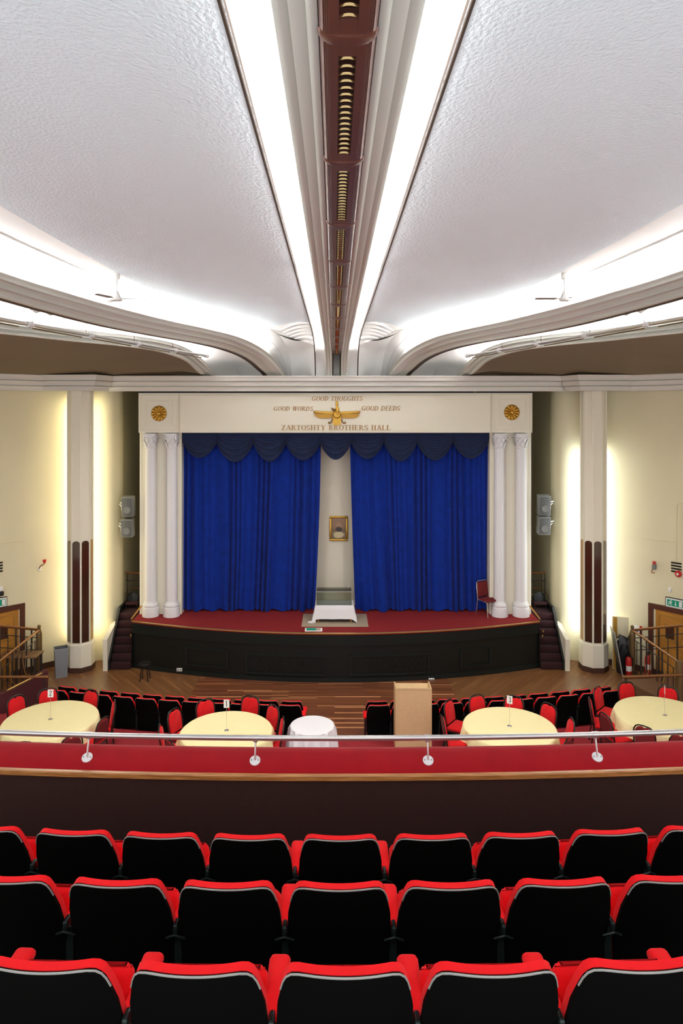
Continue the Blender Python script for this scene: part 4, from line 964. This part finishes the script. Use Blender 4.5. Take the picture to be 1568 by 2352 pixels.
# board, bag, extinguisher and panel by the right pillar
b0 = Vector((7.70, 18.36, 0))
mb = MB(); mb.box((0, 0, .62), (.025, .62, 1.24)); o = mb.obj('leaning_board', 'black_plastic', None, smooth=0, loc=b0); o.rotation_euler = (math.radians(0), math.radians(-10), math.radians(-12)); tag(o, 'black board with a pale edge leaning on the right pillar', 'board')
mb = MB(); mb.box((0.0, -.315, .62), (.03, .012, 1.25)); mb.obj('edge_strip', 'piping', o, smooth=0)
mb = MB(); mb.rbox((0, 0, .72), (.42, .03, 1.44), .008); o = mb.obj('cream_panel', 'board', None, loc=(7.86, 18.78, 0)); o.rotation_euler = (-.03, 0, math.radians(-22)); tag(o, 'loose cream panel standing behind the black bag', 'panel')
mb = MB(); mb.box((-.13, -.018, .72), (.10, .004, 1.40)); mb.obj('gold_stripe', 'gold', o, smooth=0)
t = thing('black_bag', 'tall black soft bag with slumped top standing before the cream panel', 'bag', (7.86, 18.56, 0), math.radians(-15))
mb = MB(); rings = []
for z, a, b in ((0, .17, .10), (.05, .19, .115), (.35, .20, .12), (.6, .205, .12), (.8, .19, .10), (.92, .17, .06), (.98, .13, .03)):
    rings.append([Vector((a*math.copysign(abs(math.cos(q))**.5, math.cos(q)), b*math.copysign(abs(math.sin(q))**.5, math.sin(q))+.012*math.sin(9*q+z*7), z+(.05*math.sin(3*q+1) if z > .9 else 0))) for q in [2*PI*i/28 for i in range(28)]])
mb.loft(rings, closed=True, cap=True); mb.obj('body', 'black_bag', t, smooth=60)
mb = MB(); mb.tube([(-.1, -.13, .6), (-.06, -.16, .8), (.06, -.16, .8), (.1, -.13, .6)], .014, 6); mb.obj('strap', 'black_plastic', t)
def extinguisher(loc, label, sc=1.0):
    t = thing('fire_extinguisher', label, 'fire extinguisher', loc); t.scale = (sc, sc, sc)
    mb = MB(); mb.lathe([(.065, 0), (.075, .02), (.075, .40), (.06, .45), (.03, .48)], 20); mb.obj('cylinder', 'red_paint', t)
    mb = MB(); mb.lathe([(.022, .48), (.022, .52), (.01, .53)], 12); mb.box((0, -.04, .53), (.02, .1, .02)); mb.box((0, -.04, .56), (.02, .11, .012)); mb.obj('valve', 'black_plastic', t)
    mb = MB(); mb.tube([(.02, 0, .5), (.09, -.02, .45), (.095, -.02, .3), (.085, -.02, .2)], .012, 8); mb.obj('hose', 'black_plastic', t)
    mb = MB(); mb.lathe([(.0762, .14), (.0762, .27)], 20, cap=False, mod=lambda a, z: 1 if math.sin(a) < -.2 else .9); mb.obj('paper_label', 'card', t)
extinguisher((7.88, 18.30, 0), 'red fire extinguisher standing before the black bag', 1.1)
extinguisher((8.33, 18.15, .1), 'red fire extinguisher standing behind the right handrail', 1.1)
# small brown table behind the left rail
t = thing('side_table', 'small dark table standing behind the left handrail', 'table', (-8.15, 17.75, 0))
mb = MB(); mb.rbox((0, 0, .78), (1.0, .5, .04), .012); mb.obj('tabletop', 'table_wood', t)
for dx in (-.44, .44):
    for dy in (-.19, .19): mb = MB(); mb.box((dx, dy, .38), (.05, .05, .76)); mb.obj('leg', 'iron', t)

# ------------------------------------------------------------------ ceiling fans, light bars, zigzag trim
def fan(px, angles, label):
    zc = 2.05; top = P(px, 629, zc*F/(VY-629)); zm = EYE+(VY-686)/F*top.y
    t = thing('ceiling_fan', label, 'ceiling fan', (top.x, top.y, zm), 0, 'white ceiling fans')
    H = top.z-zm
    mb = MB(); mb.lathe([(.045, H+.01), (.045, H-.07), (.03, H-.085), (.012, H-.09)], 16); mb.obj('canopy', 'fan_white', t)
    mb = MB(); mb.tube([(0, 0, .08), (0, 0, H-.05)], .012, 10); mb.obj('down_rod', 'fan_white', t)
    mb = MB(); mb.lathe([(.012, .115), (.03, .09), (.055, .035), (.062, .02), (.080, .012), (.085, -.005), (.080, -.028), (.06, -.035), (.05, -.028), (.005, -.026)], 24); mb.obj('motor', 'fan_white', t)
    for a in angles:
        r = math.radians(a); d = Vector((math.cos(r), math.sin(r), 0)); n = Vector((-d.y, d.x, 0)); q = (n*math.cos(.22)+Vector((0, 0, 1))*math.sin(.22))
        mb = MB(); mb.loft([[d*L+q*wd*e+Vector((0, 0, .004*s_)) for e, s_ in ((-1, -1), (1, -1), (1, 1), (-1, 1))] for L, wd in ((.115, .02), (.14, .034), (.42, .032), (.44, .022))], closed=True, cap=True); b = mb.obj('blade', 'fan_blade', t, smooth=0)
        mb = MB(); mb.tube([d*.07, d*.14], .01, 6); mb.obj('blade_arm', 'fan_white', b)
fan(268, (7, -113, 127), 'white three-blade ceiling fan hanging under the cove on the grey-bin side')
fan(1296, (181, -59, 61), 'white three-blade ceiling fan hanging under the cove on the lectern side')
def light_bar(s):
    f = mir if s else Vector
    a, b = P(0, 733, 9.0), P(476, 818, 15.06); d = b-a
    t = thing('light_bar', 'long suspended steel lighting pipe under the ceiling cove %s' % ('above the lectern side' if s else 'above the grey-bin side'), 'light bar', (0, 0, 0))
    a = a-d*.35
    for k in range(6):
        p, q = a+(b-a)*(k/6), a+(b-a)*((k+1)/6)
        mb = MB(); mb.tube([f(p), f(q)], .028, 10); sg = mb.obj('pipe', 'rail_steel', t)
        mb = MB(); mb.tube([f(q-(b-a)*.012), f(q)], .042, 10); mb.tube([f(q+Vector((0, 0, .02))), f(q+Vector((.0, 0, .07))), f(q+Vector((.04, 0, .05)))], .009, 6); mb.obj('clamp', 'white_metal', sg)
        w_ = q-(b-a)*.02
        mb = MB(); mb.tube([f(w_), f(w_+Vector((0, 0, .30)))], .004, 5); mb.obj('wire', 'iron', sg)
        mb = MB(); mb.tube([f(p+Vector((0, 0, -.05))), f(lerp(p, q, .8)+Vector((0, 0, -.055)))], .010, 6); mb.obj('cable', 'bronze', sg)
light_bar(0); light_bar(1)
for s in (0, 1):
    f = mir if s else Vector
    t = thing('zigzag_trim', 'row of pale folded card points under the inner rib, %s side' % ('lectern' if s else 'grey-bin'), 'trim', (0, 0, 0))
    for i, (x, y) in enumerate(((82, 720), (115, 726), (147, 732), (180, 738), (213, 744), (246, 750), (276, 755))):
        Y_ = 9.6+.32*i; A, B, C = P(x-14, y-9, Y_), P(x+12, y-9+4, Y_+.1), P(x, y, Y_)
        up_ = Vector((0, 0, .05)); mb = MB(); pts = [f(p) for p in (A+up_, B+up_, B, C, A)]; bk = [p+Vector((0, .012, 0)) for p in pts]
        mb.loft([pts, bk], closed=True, cap=True); mb.obj('folded_point', 'zig', t, smooth=0)

# ------------------------------------------------------------------ theatre seats
def make_seat(name, label):
    t = thing(name, label, 'seat')
    # profile of the back: (height, half width)
    lv = [(.12, .225), (.33, .240), (.45, .249), (.58, .251), (.68, .245), (.76, .229), (.80, .219), (.828, .207), (.845, .190), (.852, .166)]
    def pt(z, x, dy): return Vector((x, .10*min(.85-z, .45)/.3-.045*(1-(x/.25)**2)+dy, z))
    def sheet(dy0, dy1, inset=0, grow=0):
        rings = []
        for z, hw in lv:
            hw2 = hw-inset; zz = z+(grow if z > .8 else 0)
            rings.append([pt(zz, -hw2+2*hw2*i/14, dy0) for i in range(15)]+[pt(zz, hw2-2*hw2*i/14, dy1) for i in range(15)])
        return rings
    mb = MB(); mb.loft(sheet(0, .018), closed=True, cap=True); mb.obj('back_shell', 'seat_black', t, smooth=50)
    mb = MB(); mb.loft(sheet(.016, .056, .001, .004), closed=True, cap=True); mb.obj('back_cushion', 'seat_red', t, smooth=50)
    path = [pt(z, -hw-.002, .004) for z, hw in lv[5:]]+[pt(.855, -.166+.332*i/12, .004) for i in range(1, 12)]+[pt(z, hw+.002, .004) for z, hw in reversed(lv[5:])]
    mb = MB(); mb.tube(path, .004, 6); mb.obj('piping', 'piping', t)
    # tipped-up cushion and its pan
    R_ = RX(math.radians(-14)); mb = MB(); mb.rbox((0, .255, .455), (.46, .075, .34), .03, R_); mb.obj('seat_cushion', 'seat_red', t, smooth=60)
    mb = MB(); mb.rbox((0, .298, .425), (.44, .016, .30), .006, R_); mb.obj('seat_pan', 'seat_black', t)
    # arm on the right-hand side
    x = .265
    mb = MB(); mb.rbox((x, .30, .535), (.088, .30, .05), .02); mb.obj('armrest', 'seat_red', t, smooth=60)
    mb = MB(); mb.box((x, .29, .51), (.05, .32, .04)); mb.box((x, .24, .25), (.035, .22, .50)); mb.rbox((x, .24, .012), (.07, .40, .024), .008); mb.obj('standard', 'bracket', t, smooth=0)
    mb = MB(); mb.rbox((x, .10, .575), (.022, .06, .05), .008)
    mb.tube([(x-.045, .085, .528), (x-.022, .068, .548), (x, .06, .56), (x+.022, .068, .548), (x+.045, .085, .528)], .006, 6); mb.obj('hinge_bracket', 'bracket', t, smooth=50)
    return t
seat0 = make_seat('theatre_chair', 'x'); used = [False]
def put_seat(loc, rz, label, group, name):
    if not used[0]: used[0] = True; seat0.location = loc; seat0.rotation_euler = (0, 0, rz); r = seat0
    else: r = dup(seat0, loc, rz)
    r.name = name; r['label'] = label; r['group'] = group; r['category'] = 'seat'; return r
ROWS = [(2.41, 4.278, [-590, -245, 100, 445, 793, 1137, 1482, 1826], 'black-backed red tip-up seat in the balcony row two behind the front one', 'balcony seats, third row'),
        (3.22, 4.012, [-250, 8, 265, 521, 779, 1038, 1297, 1556, 1814], 'black-backed red tip-up seat in the middle balcony row', 'balcony seats, second row'),
        (4.03, 3.734, [-245, -40, 165, 367, 571, 782, 994, 1199, 1405, 1610, 1815], 'black-backed red tip-up seat in the balcony front row before the parapet', 'balcony seats, front row')]
for d, zf, pxs, lab, grp in ROWS:
    for px in pxs:
        if px < -300 or px > 1850: continue
        x = (px-VX)/F*d; y = d+.02*x*x
        x = (px-VX)/F*y
        put_seat((x, y, zf), math.atan(.03*x), lab, grp, 'theatre_chair')
for sgn, x0, x1, rows in ((-1, -.93, -6.6, 11), (1, .92, 6.6, 11)):
    for row in (0, 1):
        for k in range(rows):
            x = x0+sgn*.515*k; y = (14.13 if row == 0 else 14.70)+.021*(x-X0)**2; z = R2 if row == 0 else 0
            if abs(x) > 6.3: continue
            put_seat((x, y, z), math.atan(.042*x), 'red tip-up stalls seat in the %s row on the %s side of the aisle' % ('rear' if row == 0 else 'front', 'white-table' if sgn < 0 else 'lectern'), 'stalls seats, %s row, %s of the aisle' % ('rear' if row == 0 else 'front', 'left' if sgn < 0 else 'right'), 'stalls_chair')
# end arm towards the aisle on the lectern side
t = thing('aisle_arm', 'red padded aisle armrest standing beside the stalls seat left of the lectern', 'armrest', (.92-.27, 14.17+.021*.36, R2))
mb = MB(); mb.rbox((0, .31, .505), (.088, .30, .05), .02); mb.obj('arm_pad', 'seat_red', t, smooth=60)
mb = MB(); mb.box((0, .28, .24), (.04, .26, .48)); mb.obj('standard', 'stair_carpet', t, smooth=0)

# ------------------------------------------------------------------ balcony floor, parapet and rail
KP = .014
bx = [-4.6+i*.23 for i in range(41)]
def pc_(y0, z, k=KP): return [Vector((x, y0+k*x*x, z)) for x in bx]
yb = [(1.0, 4.54), (2.16, 4.54), (2.16, 4.278), (2.98, 4.278), (2.98, 4.012), (3.80, 4.012), (3.80, 3.734), (5.2, 3.734)]
mb = MB(); mb.loft([pc_(y, z) for y, z in yb]); struct(mb.obj('floor', 'dark_carpet', smooth=0))
mb = MB(); mb.loft([pc_(5.20, 3.73), pc_(5.20, 4.30)]); mb.loft([pc_(5.455, 3.3), pc_(5.455, 4.36)]); struct(mb.obj('wall_parapet', 'parapet_carpet', smooth=0))
mb = MB(); mb.loft([pc_(5.20, 4.288), pc_(5.185, 4.29), pc_(5.18, 4.295), pc_(5.18, 4.326), pc_(5.185, 4.334), pc_(5.21, 4.336)]); struct(mb.obj('trim_60', 'oak_strip', smooth=30))
mb = MB(); mb.loft([pc_(5.21, 4.33), pc_(5.22, 4.345), pc_(5.28, 4.382), pc_(5.36, 4.418), pc_(5.40, 4.428), pc_(5.44, 4.424), pc_(5.46, 4.40), pc_(5.46, 4.1)]); struct(mb.obj('trim_61', 'red_plush', smooth=50))
rt = thing('balcony_rail', 'polished steel rail on four round flanges along the balcony parapet', 'railing', (0, 0, 0))
def railp(x): return Vector((x, 5.335+KP*x*x, 4.546))
mb = MB(); mb.tube([railp(x) for x in bx], .0215, 14); mb.obj('rail', 'rail_steel', rt)
for px in (-185, 203, 588, 980, 1369, 1757):
    x = (px-VX)/F*5.37; rp_ = railp(x)
    base = Vector((x, 5.29+KP*x*x, 4.392)); n = Vector((0, -.5, .86)).normalized()
    mb = MB(); mb.tube([rp_+Vector((0, 0, -.01)), rp_+Vector((0, -.02, -.06)), base+n*.005], .0075, 8); sp_ = mb.obj('stem', 'rail_steel', rt)
    mb = MB(); mb.tube([rp_-Vector((.022, 0, 0)), rp_+Vector((.022, 0, 0))], .0245, 14); mb.tube([rp_+Vector((0, 0, -.02)), rp_+Vector((0, -.002, -.032))], .014, 10); mb.obj('collar', 'rail_steel', sp_)
    a = Vector((1, 0, 0)); b = n.cross(a)
    mb = MB(); mb.lathe([(.041, -.004), (.041, .004), (.038, .006), (.001, .007)], 28, base, m=frame_m(a, b, n)); fl = mb.obj('flange', 'white_metal', rt)
    for q in (-.027, .027):
        mb = MB(); mb.lathe([(.005, .006), (.005, .009), (.001, .0095)], 8, base+a*q, m=frame_m(a, b, n)); mb.obj('screw', 'speaker', fl)

# ------------------------------------------------------------------ round tables with cloths, cards and chairs
def make_chair():
    t = thing('banquet_chair', 'x', 'chair')
    mb = MB(); mb.rbox((0, .02, .45), (.42, .41, .085), .035); mb.obj('seat', 'chair_red', t, smooth=60)
    lean = RX(.16)
    def bk(x, z, dy=0): p = lean @ Vector((x, dy, z-.45)); return p+Vector((0, -.20, .45))
    out = [(-.165, .50), (.165, .50), (.178, .62), (.178, .74), (.165, .81), (.135, .86), (.09, .885), (.035, .89), (0, .872), (-.035, .89), (-.09, .885), (-.135, .86), (-.165, .81), (-.178, .74), (-.178, .62)]
    rings = [[bk(x*k, .68+(z-.68)*k, dy) for x, z in out] for dy, k in ((.012, .93), (.004, 1), (.03, 1), (.048, .93))]
    mb = MB(); mb.loft(rings, closed=True, cap=True); mb.obj('backrest', 'chair_red', t, smooth=50)
    mb = MB(); mb.loft([[bk(x*k, .68+(z-.68)*k, dy) for x, z in out] for dy, k in ((-.012, .95), (.004, 1.0))], closed=True, cap=True); mb.obj('back_panel', 'chair_back', t, smooth=50)
    loop = [(-.19, .45), (-.197, .60), (-.197, .74), (-.186, .82), (-.15, .885), (-.10, .915), (0, .925), (.10, .915), (.15, .885), (.186, .82), (.197, .74), (.197, .60), (.19, .45)]
    mb = MB(); mb.tube([bk(x, z, .01) for x, z in loop], .014, 8); mb.obj('back_frame', 'black_frame', t)
    for s in (-1, 1):
        mb = MB(); mb.tube([bk(s*.19, .46, .01), Vector((s*.19, -.20, .40)), Vector((s*.19, -.25, 0))], .013, 8); mb.obj('leg', 'black_frame', t)
        mb = MB(); mb.tube([(s*.19, .19, .42), (s*.19, .21, .3), (s*.19, .23, 0)], .013, 8); mb.obj('leg', 'black_frame', t)
    mb = MB(); mb.tube([(-.19, -.19, .40), (-.19, .19, .405), (.19, .19, .405), (.19, -.19, .40), (-.19, -.19, .40)], .011, 6); mb.obj('seat_frame', 'black_frame', t)
    return t
chair0 = make_chair(); cused = [False]
def round_table(px, py, r, name, hz, chairs, num, drop=.26):
    c = G(px, py, T+.75); cx, cy = c.x, c.y
    t = thing('round_table', 'round folding table carrying %s' % name, 'table', (cx, cy, T), 0, 'round banquet tables')
    mb = MB(); mb.lathe([(.01, .715), (r-.02, .715), (r-.01, .725), (r-.02, .738), (.01, .738)], 40); mb.obj('tabletop', 'table_wood', t)
    for k in range(4):
        a = PI/4+PI/2*k; mb = MB(); mb.tube([(.5*math.cos(a), .5*math.sin(a), .715), (.56*math.cos(a), .56*math.sin(a), 0)], .016, 8); mb.obj('leg', 'iron', t)
    seed = px*.01; NS = 120
    def fold(a): return .5*math.sin(11*a+seed)+.35*math.sin(17*a+2*seed)+.25*math.sin(5*a+seed)
    rings = []
    for k, (rr, z, wv_) in enumerate(((.002, .742, 0), (r*.6, .742, 0), (r-.03, .742, 0), (r-.008, .740, 0), (r+.006, .728, 0), (r+.02, .70, .012), (r+.035, .62, .03), (r+.045, .54, .042), (r+.055, .742-drop, .06))):
        rings.append([Vector(((rr+wv_*fold(2*PI*i/NS))*math.cos(2*PI*i/NS), (rr+wv_*fold(2*PI*i/NS))*math.sin(2*PI*i/NS), z-(.05*max(0, math.sin(4*(2*PI*i/NS)+seed)) if k == 8 else 0))) for i in range(NS)])
    mb = MB(); mb.loft(rings, closed=True); o = mb.obj('table_cloth', 'yellow_cloth', None, smooth=60, loc=(cx, cy, T)); tag(o, 'pale yellow cloth under %s' % name, 'tablecloth', 'yellow tablecloths')
    # number stand
    n = thing('table_number', num[1], 'table number', (cx, cy, T+.743), num[2])
    mb = MB(); mb.lathe([(.045, 0), (.045, .006), (.03, .012), (.008, .016)], 20); mb.obj('stand_base', 'steel', n)
    mb = MB(); mb.tube([(0, 0, .01), (0, 0, .44)], .0045, 6); mb.obj('rod', 'steel', n)
    mb = MB(); mb.box((0, 0, .50), (.105, .004, .15)); cd = mb.obj('card', 'card', n, smooth=0)
    mb = MB(); g, w_ = glyph(num[0])
    for sgn in (-1,):
        for poly in g: mb.prism([((x-w_/2)*.085, .455+z*.10) for x, z in poly], -.002, None, (0, -.002, 0))
    mb.obj('number', 'ink', cd, smooth=0)
    for i, ch in enumerate(chairs):
        p = G(ch[0], ch[1], T+.90); d = Vector((cx-p.x, cy-p.y)); rz = math.atan2(d.y, d.x)-PI/2+(ch[2] if len(ch) > 2 else 0)
        off = Vector((math.cos(rz+PI/2), math.sin(rz+PI/2)))*.27
        loc = (p.x+off.x, p.y+off.y, T); lab = 'red banquet chair at the table with %s' % name
        if not cused[0]: cused[0] = True; chair0.location = loc; chair0.rotation_euler = (0, 0, rz); chair0['label'] = lab; chair0['group'] = 'chairs at the table with '+name; rr_ = chair0
        else: rr_ = dup(chair0, loc, rz, lab, 'chairs at the table with '+name)
round_table(520, 1677, .85, 'the number one card, beside the small white table', 0, [(470, 1608), (576, 1600), (630, 1622), (652, 1652), (397, 1631), (365, 1670), (388, 1703)], ('1', 'white card reading one on a thin steel stand', .02))
round_table(116, 1651, .88, 'the number two card, beside the maroon kerb wall', 0, [(35, 1600), (110, 1583), (212, 1586), (265, 1613), (238, 1652), (165, 1694), (55, 1707)], ('2', 'white card reading two on a thin steel stand', .1))
round_table(1170, 1667, .86, 'the number three card, beside the lectern', 0, [(1027, 1610), (1093, 1598), (1180, 1600), (1262, 1618), (1315, 1654), (1307, 1698), (1014, 1648)], ('3', 'white card reading three on a thin steel stand', -.5))
round_table(1526, 1642, .92, 'the edge-on card', 0, [(1369, 1580), (1436, 1568), (1534, 1578), (1352, 1607), (1388, 1642), (1478, 1670), (1564, 1690)], ('4', 'white table number card seen edge-on, on a thin steel stand', 1.22))
# pale napkin on a chair seat by the fourth table
# small white table
c = G(717, 1664, T+.75)
t = thing('cocktail_table', 'small round pedestal table hidden under the long white cloth', 'table', (c.x, c.y, T))
mb = MB(); mb.lathe([(.01, .70), (.40, .70), (.41, .72), (.40, .738), (.01, .738)], 32); mb.obj('tabletop', 'table_wood', t)
mb = MB(); mb.lathe([(.25, 0), (.25, .03), (.05, .05), (.035, .1), (.035, .70)], 20); mb.obj('pedestal', 'iron', t)
rings = []; NS = 144
for k, (rr, z, wv_) in enumerate(((.002, .742, 0), (.3, .742, 0), (.40, .742, 0), (.418, .735, 0), (.422, .715, .010), (.432, .66, .026), (.45, .5, .032), (.465, .25, .04), (.475, .03, .045))):
    rings.append([Vector(((rr+wv_*(math.sin(13*a)+.5*math.sin(21*a+1)))*math.cos(a), (rr+wv_*(math.sin(13*a)+.5*math.sin(21*a+1)))*math.sin(a), z)) for a in [2*PI*i/NS for i in range(NS)]])
mb = MB(); mb.loft(rings, closed=True); o = mb.obj('table_cloth', 'white_cloth', None, smooth=60, loc=(c.x, c.y, T)); tag(o, 'long white cloth on the small round table by the aisle', 'tablecloth')
# lectern
yl = 13.5; x0, x1 = X(908, yl), X(991, yl); zt = Z(1580, yl); hL = zt-T
t = thing('lectern', 'tall pale wooden lectern with raised side cheeks at the aisle', 'lectern', ((x0+x1)/2, yl, T))
wd = x1-x0
mb = MB(); mb.box((0, 0, hL/2-.01), (wd-.05, .022, hL-.03)); mb.obj('front_panel', 'lectern', t, smooth=0)
for s in (-1, 1):
    mb = MB(); mb.loft([[Vector((s*(wd/2-.012)+dx, y, z)) for y, z in ((-.02, 0), (-.02, hL-.01), (.30, hL-.01), (.40, hL-.03), (.40, 0))] for dx in (-.0125, .0125)], closed=True, cap=True); mb.obj('side_panel', 'lectern', t, smooth=0)
mb = MB(); mb.box((0, .18, hL-.10), (wd-.05, .36, .022), RX(.25)); mb.obj('reading_slope', 'lectern', t, smooth=0)
mb = MB(); mb.box((0, .2, hL*.5), (wd-.05, .38, .02)); mb.obj('shelf', 'lectern', t, smooth=0)
mb = MB(); mb.box((0, -.005, hL-.012), (wd-.05, .03, .02)); mb.obj('top_lip', 'lectern', t, smooth=0)
